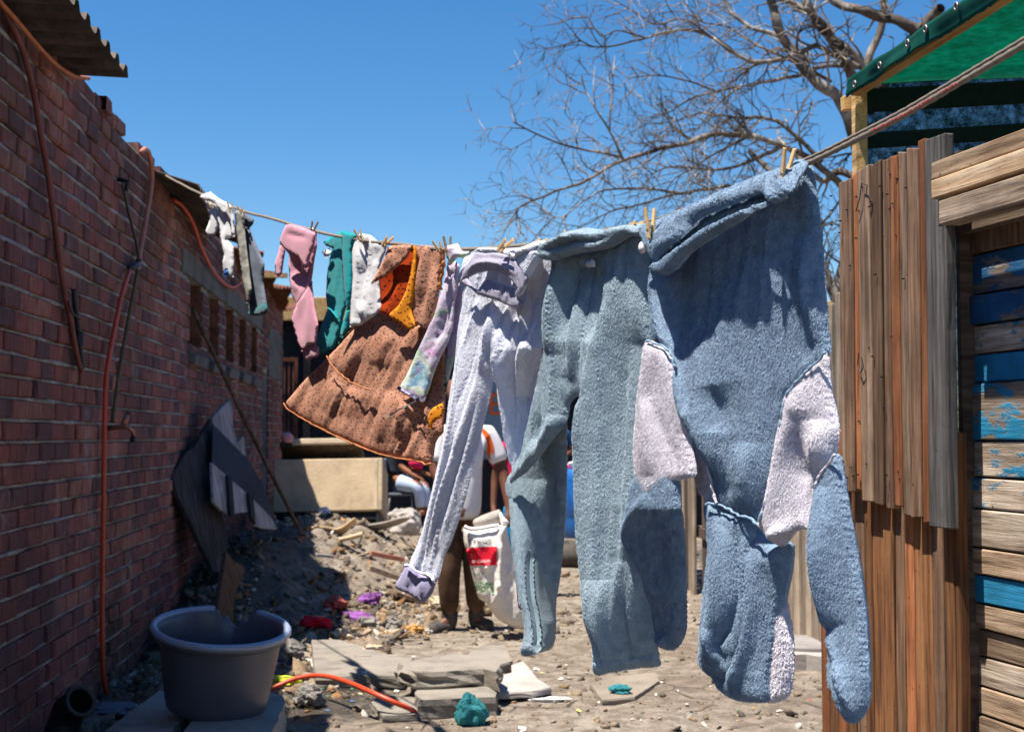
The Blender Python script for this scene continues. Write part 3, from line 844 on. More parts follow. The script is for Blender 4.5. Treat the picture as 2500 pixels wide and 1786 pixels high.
mh = thing('manhole', 'round grey manhole cover set in rough concrete at the foot of the slat fence', 'manhole', mc)
def disc(c, r, z0, z1, n, rag=0, seed=0):
    v, f = [], []
    for k in range(n):
        a = 2*math.pi*k/n; q = r*(1+rag*float(vn(math.cos(a)*3, math.sin(a)*3, seed)))
        v += [(c[0]+q*math.cos(a), c[1]+q*math.sin(a), z0), (c[0]+q*math.cos(a)*(.97), c[1]+q*math.sin(a)*.97, z1)]
    f = [(2*k, 2*((k+1)%n), 2*((k+1)%n)+1, 2*k+1) for k in range(n)]
    f += [tuple(2*k+1 for k in range(n)), tuple(2*k for k in range(n-1,-1,-1))]
    return v, f
v, f = disc((mc[0], mc[1]), .42, mc[2]-.1, mc[2]+.10, 40, .22, 3); mesh_obj('surround', v, f, M['gravelcon'], mh)
v, f = disc((mc[0], mc[1]), .285, mc[2]+.0, mc[2]+.118, 40); mesh_obj('cover', v, f, M['lid'], mh)

# ------------------------------------------------------------------ shack closing the alley
sh = thing('tarred_shack', 'dark tarred shack closing the far end of the alley', 'shack', (1, 20.2, 0))
MB().box(-5.0, 6.5, 20.0, 20.15, -.2, 3.0).build('front_wall', M['shack'], sh)
MB().box(-5.1, 6.6, 19.6, 23.5, 3.02, 3.10).build('roof', M['rust'], sh)
MB().box(-5.0, 6.6, 19.52, 19.59, 2.84, 3.16).build('fascia', M['timber'], sh, bevel=.01)
for x in (-1.35, .2, 1.9, 3.4): MB().box(x, x+.09, 19.86, 19.99, -.1, 3.0).build('post', M['plank_d'], sh)
sg = thing('painted_panel', 'blue grey panel with orange lettering on the shack front', 'panel', (.9, 19.9, 1.4))
pa = at_y(P('g 1150,880'), 19.8)[0]; pb2 = at_y(P('g 1275,1120'), 19.8)[0]
MB().box(pa[0], pb2[0]+.3, 19.8, 19.85, pb2[2], pa[2]+.1).build('panel', M['signwall'], sg)
def text_obj(name, body, size, mat, parent, mtx, extrude=.004, fit=None):
    cu = bpy.data.curves.new(name, 'FONT'); cu.body = body; cu.size = size; cu.extrude = extrude
    o = bpy.data.objects.new(name, cu); COL.objects.link(o)
    dg = bpy.context.evaluated_depsgraph_get(); me = bpy.data.meshes.new_from_object(o.evaluated_get(dg))
    bpy.data.objects.remove(o)
    me.transform(mtx); me.materials.clear(); me.materials.append(mat)
    o = bpy.data.objects.new(name, me); COL.objects.link(o); par(o, parent); return o
tp = at_y(P('g 1190,1012'), 19.79)[0]
text_obj('letter', 'B', .44, M['orange'], sg, Matrix.Translation(Vector(tp)) @ Matrix.Rotation(math.pi/2, 4, 'X'))
gt_ = thing('barred_gate', 'rusty barred gate standing at the far end of the brick wall', 'gate', (-1.45, 17.8, 0))
gx0, gx1 = at_y(P('g 652,900'), 17.8)[0][0], at_y(P('g 727,900'), 17.8)[0][0]
gz = at_y(P('g 690,872'), 17.8)[0][2]
MB().box(gx0, gx1, 17.78, 17.82, gz-.05, gz).box(gx0, gx1, 17.78, 17.82, .9, .95).box(gx0, gx0+.04, 17.775, 17.825, 0, gz-.052).box(gx1-.04, gx1, 17.775, 17.825, 0, gz-.052).build('gate_frame', M['rust'], gt_)
for i in range(1, 7):
    x = gx0+(gx1-gx0)*i/7
    MB().box(x-.009, x+.009, 17.79, 17.81, .0, gz-.06).build('bar', M['rust'], gt_)
# ------------------------------------------------------------------ washing line
L0 = np.array([.96, 2.2, 0.]); L1 = np.array([-1.41, 8.4, 0.])
LD = (L1-L0)/np.linalg.norm(L1-L0); PN = np.array([-LD[1], LD[0], 0.]); PN = PN if PN[1] < 0 else -PN
def on_line(px, off=0.):
    """point on the vertical plane through the line, moved off metres towards the viewer's side."""
    d = ray(px); o = np.asarray(off, float)
    t = ((L0-CAM)@PN+o)/(d@PN)
    return CAM+d*t[:,None]
line_px = P('g 2600,50 2500,108 2340,203 2200,285 2100,336 2000,385 1955,404 1880,432 1750,486 1590,548 1450,574 1330,594 1200,606 1105,609 1060,607 990,598 900,588 810,573 730,553 650,530 600,517 560,502 500,478 440,448 396,424')
lp = crom(on_line(line_px), .03)
wl = thing('washing_line', 'taut doubled grey cord washing line with red marks strung across the alley', 'washing line', lp[0])
def cord(path, r, name, pitch=.034, k=3, ph=0):
    path = crom(path, .006) if len(path) < 4000 else path
    seg = np.linalg.norm(np.diff(path, axis=0), axis=1); s = np.r_[0, np.cumsum(seg)]
    t = np.gradient(path, axis=0); t /= np.linalg.norm(t, axis=1)[:,None]
    a = np.cross(t, (0,0,1)); a /= np.linalg.norm(a, axis=1)[:,None]; b = np.cross(t, a)
    m = MB()
    kk = np.arange(len(path))
    rr = r*(1+.10*np.sin(s/.0042)+.06*vn(kk/9., kk*0, 3))
    c = path+b*(.0012*vn(kk/40., kk*0+3, 5))[:,None]
    m.tube(c, rr, 9, True)
    return m.build(name, M['rope'], wl, True)
cord(lp[:int(len(lp)*.45)], .0060, 'cord'); cord(lp[int(len(lp)*.45)-1:], .0060, 'cord')
cord(lp[:60]+np.array([0,0,.0082])+PN*.002, .0034, 'cord', .03)
m = MB()
for x in np.linspace(2118, 2330, 30):
    if random.random() < .15: continue
    y = np.interp(x, line_px[::-1,0], line_px[::-1,1])
    a = on_line([(x, y+random.uniform(-3,1)), (x+random.uniform(3,6), y-random.uniform(5,7)), (x+random.uniform(6,10), y-random.uniform(2,4))], .0052)
    m.tube(a, .0014, 5)
tag(m.build('red_mark', M['ropered'], wl), kind='stuff')

# ------------------------------------------------------------------ cloth panels
def sstep(t):
    t = np.clip(t, 0, 1); return t*t*(3-2*t)
def quad(y, ys, xs): return np.polyval(np.polyfit(np.array(ys)-1400., xs, 2), np.asarray(y)-1400.)
def panel(name, outline, parent, mat, off=0., T=.02, w=30, folds=(), s=7, drape=(), rough=0., pile=None, npile=0, plen=.009, pw=.0016, step=None, deep=0., sharp=False):
    """a two sided sewn piece of cloth: outline, thickness, folds and drape; returns the mesh object."""
    ol = lin(outline, s) if sharp else crom(outline, s, True)
    pts, tri = fill(ol, s)
    d = dist_poly(pts, ol)[0]
    kT, kw = (.75, .6) if npile else (.22, .35)
    T, w = T*kT, w*kw
    q = np.clip(d/w, 0, 1); h = T*np.sqrt(np.clip(1-(1-q)**2, 0, 1))
    disp = np.zeros(len(pts))
    for line, amp, wd in folds:
        pl_ = crom(P(line) if isinstance(line, str) else line, 12)
        dd, tt, sd = dist_poly(pts, pl_, False)
        tap = np.sin(math.pi*np.clip(tt, 0, 1))**.75; amp = amp*.55 if amp < 0 else amp
        disp += (2.1 if npile else .95)*amp*tap*np.exp(.35-np.sqrt((dd/(wd*.62))**2+.12))
    for dr in drape:
        amp, wx, wy, ang = dr[:4]; seed = dr[4] if len(dr) > 4 else 1
        ca, sa = math.cos(math.radians(ang)), math.sin(math.radians(ang))
        u = pts[:,0]*ca+pts[:,1]*sa; v_ = (-pts[:,0]*sa+pts[:,1]*ca)/5
        n = vn(u/wx, v_/wy, seed)*.7+vn(u/wx*2.1+5, v_/wy*1.6, seed+7)*.3
        disp += 1.25*(amp*(1-np.abs(n)*2.2)*.7+amp*n*.4)
    disp *= .22+.78*np.clip(d/(1.6*max(w,14)), 0, 1)**.8
    if rough: disp += .25*rough*fbm(pts[:,0]/14, pts[:,1]/40, 3, 5)
    disp -= .8*disp.mean()
    o = off(pts) if callable(off) else off
    base = on_line(pts, o)
    n_ol = len(ol)
    # edge vertices come first in the triangulation
    front = base+PN*(disp+h)[:,None]
    back = base+PN*(disp-h-deep*(q>0.))[:,None]
    edge = d < 1e-3
    idx_b = np.arange(len(pts)); new = np.where(~edge)[0]
    idx_b[new] = len(pts)+np.arange(len(new))
    V = np.concatenate([front, back[new]])
    e1 = front[tri[:,1]]-front[tri[:,0]]; e2 = front[tri[:,2]]-front[tri[:,0]]
    nn = np.cross(e1, e2)
    flip = (nn@PN) < 0
    tf = tri.copy(); tf[flip] = tf[flip][:, [0,2,1]]
    tb_ = idx_b[tf][:, [0,2,1]]
    uv = pts/400.0; UV = np.concatenate([uv, uv[new]])
    ob = mesh_obj(name, V, np.concatenate([tf, tb_]), mat, parent, True, UV)
    if pile and npile:
        A = np.linalg.norm(np.cross(front[tf[:,1]]-front[tf[:,0]], front[tf[:,2]]-front[tf[:,0]]), axis=1)
        # back faces near the rim get fibres too so that the silhouette is fuzzy
        k = RNG.choice(len(tf), npile, p=A/A.sum())
        r1, r2 = np.sqrt(RNG.random(npile)), RNG.random(npile)
        a, b, c = front[tf[k,0]], front[tf[k,1]], front[tf[k,2]]
        p = a*(1-r1)[:,None]+b*(r1*(1-r2))[:,None]+c*(r1*r2)[:,None]
        nr = np.cross(b-a, c-a); nr /= np.linalg.norm(nr, axis=1)[:,None]+1e-12
        # fibres lie in swirling clumps
        uvp = (pts[tf[k,0]]*(1-r1)[:,None]+pts[tf[k,1]]*(r1*(1-r2))[:,None]+pts[tf[k,2]]*(r1*r2)[:,None])
        cl = vn(uvp[:,0]/8, uvp[:,1]/16, 31); cl2 = vn(uvp[:,0]/10+40, uvp[:,1]/12, 33)
        dirv = np.array([0,0,-.70])+nr*(.30+.08*cl2)[:,None]+LD*(.24*cl)[:,None]+RNG.normal(0, .18, (npile,3))
        dirv /= np.linalg.norm(dirv, axis=1)[:,None]
        sd = np.cross(nr, dirv)+RNG.normal(0, .25, (npile,3)); sd /= np.linalg.norm(sd, axis=1)[:,None]+1e-9
        Ls = plen*RNG.uniform(.6, 1.25, npile)
        W = pw*RNG.uniform(.7, 1.3, npile)
        v3 = np.stack([p-sd*W[:,None], p+sd*W[:,None], p+dirv*Ls[:,None]], 1).reshape(-1, 3)
        g = np.clip(.55+.18*vn(uvp[:,0]/9, uvp[:,1]/14, 77)+RNG.normal(0,.22,npile), 0, 1)
        cc = np.repeat(g, 3)
        t3 = np.arange(3*npile).reshape(-1, 3)
        po = fast_tris('pile', v3, t3, pile, ob, True, np.c_[cc, cc, cc]); tag(po, kind='stuff')
    return ob
def piping(name, line, parent, mat, off, r, wav=0., n=6, wl_=9):
    q = crom(P(line) if isinstance(line, str) else line, 3.0)
    p = on_line(q, off)
    if wav:
        k = np.arange(len(q)); p = p+PN*(wav*vn(k*3/wl_, k*0+2, 3))[:,None]+np.array([0,0,1])*(wav*vn(k*3/wl_, k*0+7, 4))[:,None]
    v, f = tube_geo(p, r*np.clip(1+.35*vn(np.arange(len(q))/2.2, np.zeros(len(q)), 9), .5, 1.6), n)
    return mesh_obj(name, v, f, mat, parent, True)
GR = 'washing hung on the line'
def garment(name, label, cat, px):
    return thing(name, label, cat, on_line(P(px))[0], GR)

# --- hooded fleece top
g = garment('fleece_hoodie', 'slate blue fleece hooded top with white side patches hanging upside down nearest the camera', 'hoodie', 'g 1800,480')
ho = dict(pile=M['pile'], plen=.0056, pw=.00075, s=7)
panel('side_strip', P('c6 985,1110 1110,1165 1170,1300 1270,1591 e 460,20 500,140 540,270 560,400 500,400 490,345 470,330 440,230 425,120 410,0 c6 1180,1480 1110,1260'), g, M['fleece_w'], -.055, .014, 24, s=8, pile=M['pile_w'], npile=24097)
hood = P('e 500,380 560,395 600,415 700,455 745,480 795,525 850,570 890,610 945,595 952,680 935,780 915,860 905,900 885,1000 870,1150 850,1300 838,1440 740,1455 650,1440 570,1390 540,1340 490,1290 466,1240 470,1130 485,950 500,800 518,640 508,520')
panel('hood_lining', P('e 800,900 905,885 940,990 962,1150 960,1300 942,1410 885,1442 825,1442 800,1350 790,1200'), g, M['fleece_w'], -.045, .020, 30, s=8, pile=M['pile_w'], npile=30982)
panel('hood', hood, g, M['fleece'], -.030, .034, 60, [('e 800,600 805,900 780,1120 715,1300 610,1375', .016, 26), ('e 870,700 860,1000 820,1300', -.020, 40), ('e 520,1270 600,1330 680,1300', -.016, 24)], rough=.004, npile=102000, **ho)
panel('hood_front', P('e 500,385 560,397 600,417 700,457 745,483 752,620 752,800 752,1000 742,1160 705,1262 640,1300 560,1292 480,1255 466,1236 468,1130 482,950 498,800 515,640 506,520'), g, M['fleece'], -.008, .030, 44, [
    ('e 688,490 700,700 702,900 662,1050 600,1150 622,1210 628,1290', -.030, 10), ('e 600,440 625,700 600,980 545,1130 510,1230', .014, 40), ('e 730,560 735,800 725,1050 680,1200', .012, 22), ('e 560,1060 580,1150 575,1240', .010, 16)], rough=.004, npile=102000, **ho)
body = P('c6 945,485 1060,440 1200,385 1400,300 1600,215 1750,150 1855,108 1885,250 1908,430 1928,620 1948,830 1962,1050 1970,1150 1930,1200 1860,1265 1800,1330 1750,1400 1735,1500 e 893,0 880,120 860,230 835,330 805,430 785,495 740,475 700,462 650,448 600,425 550,400 538,360 520,270 495,170 470,100 445,20 c6 1230,1560 1195,1460 1160,1350 1130,1250 1100,1165 1050,1120 980,1095 986,900 984,700 974,560')
panel('body', body, g, M['fleece'], 0., .016, 40, [
    ('c6 985,620 1040,800 1110,1020 1180,1220 1260,1480 e 545,200', .030, 34), ('c6 1060,800 1140,1050 1210,1260 1290,1500', -.022, 36),
    ('c6 1640,620 1560,800 1480,1000 1450,1250 e 620,60 640,300', .014, 60), ('c6 1420,1330 1440,1460 1440,1600', -.015, 34),
    ('c6 1860,500 1880,800 1920,1100', .012, 36), ('c6 1320,1000 1330,1300 e 560,50 600,250', .010, 40),
    ('e 760,60 745,250 740,420', .010, 40)], drape=[(.014, 95, 900, 4, 3), (.006, 38, 700, 3, 5)], rough=.004, npile=309825, **ho)
panel('sleeve', P('c7 800,395 770,450 745,560 722,690 737,745 765,790 800,850 832,930 838,1000 852,1080 872,1160 902,1205 950,1230 990,1213 1012,1180 1026,1120 1024,900 1012,700 998,520 985,400 900,380'), g, M['fleece'], lambda p: .030-.00042*np.clip(p[:,1]-1235, 0, 500), .020, 40, [
    ('c7 870,490 810,570 745,660 730,730', .006, 14), ('c7 840,960 880,1080 930,1180', -.03, 24), ('c7 900,560 900,750 950,950', -.012, 60), ('c7 880,1190 920,1205 970,1190', .012, 16)], rough=.003, npile=103275, **ho)
panel('side_patch', P('c6 975,1096 1050,1117 1108,1166 1150,1290 1195,1440 1235,1560 c7 1035,190 1055,300 1068,400 1030,415 980,428 940,442 905,478 850,511 815,470 790,420 780,330 782,230 795,120 808,10 c6 920,1600 940,1420 962,1230'), g, M['fleece_w'], .034, .020, 36, [
    ('c6 1000,1110 960,1400 c7 850,100 870,400', .010, 40), ('c6 1080,1150 c7 880,40 950,240 1030,400', -.012, 40)], rough=.003, pile=M['pile_w'], npile=89505, plen=.0052, pw=.00075, s=7)
panel('side_patch', P('c6 1968,1160 1930,1202 1862,1268 1802,1332 1750,1402 1735,1500 e 893,0 878,120 858,230 833,330 803,430 780,497 815,545 850,578 890,612 930,600 965,560 1010,520 1060,540 1102,556 1100,440 1088,350 1085,290 1110,240 1150,180 1192,130 1205,60 1207,-20 c6 2003,1400 1985,1270'), g, M['fleece_w'], .016, .020, 36, [
    ('c6 1880,1260 1830,1500 e 920,150 880,560', .012, 44), ('e 1010,-120 1020,150 1060,360 1085,540', -.022, 44), ('e 1150,-60 1140,60 1110,220', .012, 40), ('e 850,585 900,560 960,535 1010,512', .016, 20)], rough=.003, pile=M['pile_w'], npile=103275, plen=.0052, pw=.00075, s=7)
panel('sleeve', P('e 1195,122 1218,200 1242,330 1272,500 1302,700 1332,950 1352,1150 1366,1380 1346,1510 1290,1565 1250,1556 1222,1500 1202,1430 1160,1380 1145,1330 1144,1200 1150,1080 1115,1022 1112,850 1104,650 1098,450 1084,290 1110,238 1150,180'), g, M['fleece'], .034, .022, 40, [
    ('e 1130,300 1150,600 1160,900 1190,1040', .024, 34), ('e 1150,1060 1200,1150 1240,1260 1285,1400 1310,1500', .010, 14), ('e 1165,1140 1190,1260 1220,1420', -.022, 22), ('e 1225,1250 1240,1400 1262,1530', .010, 12), ('e 1250,500 1290,900 1330,1300', -.012, 40)], rough=.004, npile=123930, **ho)
for ln, of, mt in () if False else (('c6 978,1096 1050,1117 1108,1166 1130,1240', .046, 'fleece'), ('c6 1968,1160 1930,1202 1862,1268 1802,1332 1750,1402 e 895,-20', .034, 'fleece'),
                   ('e 893,0 878,120 858,230 833,330 803,430 780,497', .034, 'fleece'), ('e 445,20 470,100 495,170 520,270 538,360 552,396', .018, 'fleece_w'), ('e 497,400 540,393 600,418 650,450 700,465 740,480 795,530 850,580', .016, 'fleece'), ('e 1192,132 1150,182 1110,240 1085,292', .048, 'fleece_w')):
    piping('seam', ln, g, M[mt], of, .0034, .002)
hb = P('h 240,640 330,612 420,575 600,505 800,405 1000,315 1200,232 1400,150 1560,100 1640,55 1712,32 1765,50 1750,120 1700,200 1650,300 1560,360 1440,400 1400,335 1330,345 1200,400 1000,480 860,540 760,600 640,720 520,820 420,920 385,1000 345,930 318,850 285,800 262,730')
def hem_off(p):
    y0 = np.interp(p[:,0], P('h 240,640 600,505 1000,315 1400,150 1765,50')[:,0], P('h 240,640 600,505 1000,315 1400,150 1765,50')[:,1])
    return .024+.050*np.clip((p[:,1]-y0)/62, 0, 1)
panel('hem_band', hb, g, M['fleece'], hem_off, .022, 34, [('h 330,760 500,690 700,560 1000,420 1300,310', .010, 16), ('h 420,700 640,600 900,470', -.006, 14)], rough=.005, npile=117045, **ho)
panel('hem_lip', P('h 1590,330 1480,385 1380,430 1250,480 1080,560 900,650 760,740 640,830 540,900 470,960 400,985 378,1010 400,1055 455,1082 540,1065 600,990 690,895 850,785 1000,692 1150,603 1300,500 1450,440 1560,395'), g, M['fleece'], .070, .030, 20, rough=.004, npile=75735, **ho)
panel('hem_inner', P('h 1440,400 1200,440 900,560 700,700 500,900 420,985 500,985 640,860 800,740 1000,620 1250,510 1440,440'), g, M['fleece'], .028, .010, 20, npile=20655, **ho)
cg = MB(); c = on_line(P('h 262,850'), .05)[0]
v, f = tube_geo([c-PN*.002, c+PN*.004], .013, 18); cg.add(v, f)
cg.build('button', M['white'], g, True)

# --- pale blue fleece trousers
g = garment('fleece_trousers', 'pale blue fleece pyjama trousers with rolled waistband and white care tag', 'trousers', 'g 1430,580')
fo = dict(pile=M['pile_l'], plen=.0046, pw=.0007, s=7)
panel('lower_leg', P('c7 163,440 178,520 192,600 203,720 222,850 236,1000 251,1150 231,1235 246,1262 320,1246 386,1212 402,1000 421,880 436,700 446,400 449,120 456,60 400,60 300,200'), g, M['fleece_l'], lambda p: -.030-.00028*np.clip(p[:,1]-1010, 0, 700)*sstep((p[:,0]-quad(p[:,1], [1176,1388,1570], [1238,1266,1290]))/110), .018, 34, [
    ('c7 400,200 395,600 370,1000', -.012, 26), ('c7 330,420 350,800 350,1100', .014, 40), ('c7 205,520 230,800 260,1050', .010, 26), ('c7 235,1225 300,1215 380,1190', .004, 10)], rough=.003, npile=137700, **fo)
trs = P('c6 448,600 435,720 412,850 398,980 388,1110 372,1220 345,1380 312,1500 285,1591 c7 215,330 164,450 200,425 270,378 330,308 392,228 442,150 462,58 500,26 535,22 514,60 515,240 520,300 524,600 540,1000 570,1200 576,1345 650,1340 780,1320 884,1308 880,1270 852,1100 835,940 850,700 860,400 870,100 c6 1000,1300 1000,1100 990,800 985,640 960,500 880,500 740,560 600,600')
panel('seat_and_legs', trs, g, M['fleece_l'], lambda p: -.00026*np.clip(p[:,1]-1230, 0, 500)*sstep((p[:,0]-1440)/160), .018, 40, [
    ('c6 600,640 570,800 545,950 530,1090', -.022, 30), ('c6 680,640 665,900 650,1100 620,1300', -.008, 6), ('c6 760,620 730,900 700,1100', -.022, 30),
    ('c6 500,680 470,900 440,1150', .016, 40), ('c6 640,720 620,950 600,1150 560,1300', .014, 34), ('c6 860,600 800,900 720,1200 c7 560,300 560,700 600,1200', .026, 44),
    ('c6 780,800 740,1050 690,1280 c7 545,180', -.018, 26), ('c6 920,650 900,1000 850,1400 c7 700,400 690,900', -.020, 40), ('c6 970,700 960,1100', .012, 30),
    ('c7 200,420 280,350 350,260 430,120', .020, 16), ('c6 400,1500 c7 300,230 370,150', -.010, 30), ('c7 640,900 650,1100 680,1300', .014, 40), ('c7 760,800 790,1000 830,1250', .010, 40),
    ('c7 575,1290 700,1278 880,1250', -.010, 7), ('c7 575,1310 690,1295 885,1275', .008, 10)], drape=[(.013, 62, 900, 2, 5), (.006, 26, 700, 2, 8)], rough=.003, npile=413100, **fo)
def wb_off(p): return .030+0*p[:,0]
panel('waistband', P('c6 378,590 395,560 460,532 530,508 560,488 640,468 740,478 840,455 930,448 952,470 945,505 880,508 840,535 800,562 740,585 640,596 560,616 480,640 420,640 385,622'), g, M['fleece_l'], .030, .038, 26, [
    ('c6 400,600 500,580 620,540 740,540 840,500', -.016, 8), ('c6 450,560 560,520 700,500', .012, 12), ('c6 840,530 900,490', -.012, 8)], rough=.006, npile=82620, **fo)
panel('care_tag', P('c6 622,648 688,638 690,685 630,694'), g, M['white'], .030, .001, 3, s=8, sharp=True)

# --- lilac trousers
g = garment('lilac_trousers', 'lilac towelling trousers with frilled waist and purple ankle cuffs', 'trousers', 'g 1200,600')
lo_ = dict(pile=M['pile_lilac'], plen=.0026, pw=.0007, s=7)
panel('seat_and_legs', P('w 640,640 700,420 800,300 900,250 1130,243 1300,250 1500,240 1600,200 1720,158 1830,180 1865,300 1865,400 1840,600 1800,900 d 1206,728 1200,850 1194,950 1190,1080 1178,1180 1160,1255 1142,1250 1142,1085 1130,1035 1116,975 1108,920 1100,860 1094,836 1085,880 1066,960 1034,1098 1003,1195 985,1235 966,1288 925,1268 904,1256 934,1180 958,1080 984,960 999,862 1008,800 1016,720 1024,660'), g, M['lilac'], lambda p: -.0012*np.clip(p[:,0]-1222, 0, 70)*np.clip((p[:,1]-850)/120, 0, 1), .012, 50, [
    ('w 1740,350 1680,520 1600,640 1540,760', .020, 12), ('w 1800,350 1720,800 1680,1300', -.030, 22), ('w 1560,760 1560,1100 1540,1500', -.022, 14), ('w 950,900 880,1200 800,1500 d 1030,1000', .012, 12), ('w 1150,950 1140,1250 1100,1600', .008, 9), ('w 1420,1000 1440,1350 1420,1640', -.010, 10),
    ('d 1110,690 1070,860 1030,1000 990,1120 950,1230', .018, 12), ('d 1060,680 1030,830 1000,1000 960,1150', -.014, 9), ('d 1115,760 1085,870 1050,1000 1000,1150', -.016, 9), ('d 1045,700 1020,880 985,1050 940,1200', .014, 9), ('d 1090,800 1060,950 1010,1120 975,1220', .014, 9), ('d 1125,720 1118,800 1125,900', .018, 10), ('d 1150,800 1145,900 1140,1000', -.014, 9), ('d 1170,760 1165,950', .014, 10), ('d 1135,740 1150,830 1160,960', -.012, 7)],
    drape=[(.010, 14, 260, 16, 4), (.007, 30, 300, 15, 9)], rough=.0, npile=229500, plen=.0026, pw=.0007, pile=M['pile_lilac'], s=4.2)
panel('cuff', P('d 1144,1248 1162,1248 1168,1352 1152,1350 1146,1300'), g, M['cuff'], -.085, .014, 12, s=8)
panel('cuff', P('d 905,1254 926,1266 964,1288 970,1284 958,1318 937,1337 910,1320 878,1303 890,1275'), g, M['cuff'], .002, .020, 20, [('d 915,1262 905,1300', .010, 7), ('d 945,1278 938,1325', .012, 8), ('d 928,1268 920,1310', -.012, 7)], s=7)
piping('cuff_seam', 'd 903,1254 926,1264 945,1274 966,1288', g, M['lilac'], .014, .006, .006, 6, 14)
frill = dict(s=2.6, sharp=True)
panel('frill', P('w 655,680 760,640 830,760 900,800 1000,650 1200,705 1330,760 1412,790 1420,860 1440,900 1500,985 1498,1022 1350,1022 1270,995 1150,935 1000,895 900,862 820,792'), g, M['lilac_d'], .042, .012, 16, [('w 700,700 820,780 950,830 1100,880 1300,950', .006, 14)], drape=[(.007, 7, 60, 12, 8)], **frill)
panel('frill', P('w 880,300 1000,318 1100,308 1250,328 1380,398 1480,500 1532,560 1545,660 1490,780 1410,895 1395,880 1425,790 1360,695 1280,622 1180,572 1050,545 900,572 760,640 655,682 690,560 770,440 830,350'), g, M['lilac_d'], .062, .012, 16, [('w 700,600 900,460 1080,430 1250,470 1420,620', .010, 16), ('w 860,400 1050,370 1250,400 1400,500', -.007, 7)], drape=[(.007, 7, 60, -6, 12)], **frill)
panel('fold', P('w 1440,400 1500,330 1640,270 1740,290 1690,440 1620,560 1560,690 1480,860 1400,905 1460,780 1540,650 1530,560 1480,480'), g, M['lilac'], .050, .020, 14, s=6, npile=17212, pile=M['pile_lilac'], plen=.0026, pw=.0007)
panel('top_fold', P('w 800,310 900,245 1130,238 1250,250 1500,232 1600,195 1720,150 1840,178 1740,300 1600,350 1480,430 1380,395 1250,320 1100,300 1000,310 890,295'), g, M['lilac'], .040, .028, 22, [('w 900,290 1000,300', -.014, 8), ('w 1440,400 1560,330 1700,240', .014, 12), ('w 1080,250 1120,300', -.012, 8)], drape=[(.010, 20, 40, 0, 5)], s=6, npile=30982, pile=M['pile_lilac'], plen=.0026, pw=.0007)
# --- tie dye top
g = garment('tie_dye_top', 'tie dye long sleeved top in lilac green and blue with purple cuff', 'top', 'g 1085,610')
panel('back_sleeve', P('w 740,330 820,300 830,420 760,760 c4 1690,0 1700,60 1650,260 1605,430 1572,545 1578,300 1600,150 1640,20 w 600,1000 640,700 690,480'), g, M['tiedye'], -.03, .014, 20, [('w 650,700 600,1100', .012, 14)], s=6)
panel('sleeve', P('w 490,440 460,600 430,760 370,950 330,1120 c4 1430,40 1330,240 1262,390 1205,480 1300,540 1400,582 1432,540 1482,380 1540,232 1592,140 1640,0 w 590,1000 640,700 660,470 600,420'), g, M['tiedye'], 0., .018, 26, [
    ('w 520,700 450,1000 c4 1400,150 1320,400', .016, 12), ('w 590,700 520,1100 c4 1480,200 1400,500', -.014, 10), ('w 560,540 590,640', -.016, 12), ('c4 1560,50 1500,200 1440,400', .012, 9)], drape=[(.007, 14, 160, 20, 3)], s=6, sharp=True)
panel('cuff_band', P('c4 1212,462 1300,518 1400,560 1438,520 1432,545 1402,588 1300,546 1200,486'), g, M['cuff'], .010, .016, 10, s=6)
panel('neck_fold', P('w 470,240 560,200 655,185 660,240 720,290 850,280 700,380 640,370 570,440 540,470 490,470 500,380'), g, M['tiedye'], .03, .020, 16, [('w 500,260 640,230', .012, 10), ('w 560,420 640,330 780,300', .014, 10)], s=6)
panel('thread', P('c4 1110,700 1220,640 1345,575 1350,582 1225,650 1118,712'), g, M['white'], .03, .001, 3, s=8)

# --- dotted dress
g = garment('dotted_dress', 'tan dress with black dots and orange lining blowing sideways off the line', 'dress', 'g 1010,600')
panel('skirt', P('c3 1480,1035 1600,1080 1700,1120 1800,1180 1900,1180 2000,1150 2060,1200 c4 1500,0 1570,120 1575,300 1572,600 1560,830 1520,870 1500,910 1470,1075 1420,1082 1390,1062 1300,1050 1150,1020 1000,980 880,930 740,868 600,800 450,720 330,640 300,600 390,490 500,370 640,232 740,130 860,0 c3 1200,1320 1350,1175'), g, M['dress'], -.03, .022, 50, [
    ('c3 1600,1150 1450,1350 1250,1550', .020, 40), ('c4 1230,60 1150,110 1110,170 1080,300', .016, 30), ('c4 1100,0 1070,160 1090,250', -.012, 24),
    ('c4 640,250 740,370 850,450 980,490', -.008, 9),
    ('c4 690,380 640,500 570,620', .009, 7), ('c4 730,410 680,540 620,660', .010, 7), ('c4 770,440 730,560 690,680', .010, 7), ('c4 820,470 790,580 750,700', .010, 7), ('c4 870,490 850,580 820,700', .009, 7), ('c4 920,500 905,600 890,720', .008, 7),
    ('c4 1270,540 1265,700 1230,860', .024, 12), ('c4 1330,590 1340,700', .018, 9), ('c4 1420,560 1430,800 1420,1040', -.03, 16), ('c4 1480,480 1470,700 1460,1000', .026, 16), ('c4 1150,500 1120,700 1080,900', .018, 34), ('c4 980,560 960,760 900,900', -.014, 34)],
    drape=[(.009, 30, 220, 24, 4), (.004, 13, 220, 28, 9)], s=6, sharp=True)
panel('hem_turn', P('c4 1440,720 1470,650 1520,612 1562,605 1560,700 1500,740 1470,790 1450,800'), g, M['dress_band'], .012, .012, 12, s=6)
piping('tier_seam', 'c4 645,225 680,290 740,360 820,420 900,460 995,490', g, M['piping'], .004, .003, .002)
piping('hem_piping', 'c4 302,598 330,640 450,720 600,800 740,868 880,930 1000,980 1150,1020 1300,1050 1390,1062 1425,1082 1470,1076', g, M['piping'], -.026, .003, .0012)
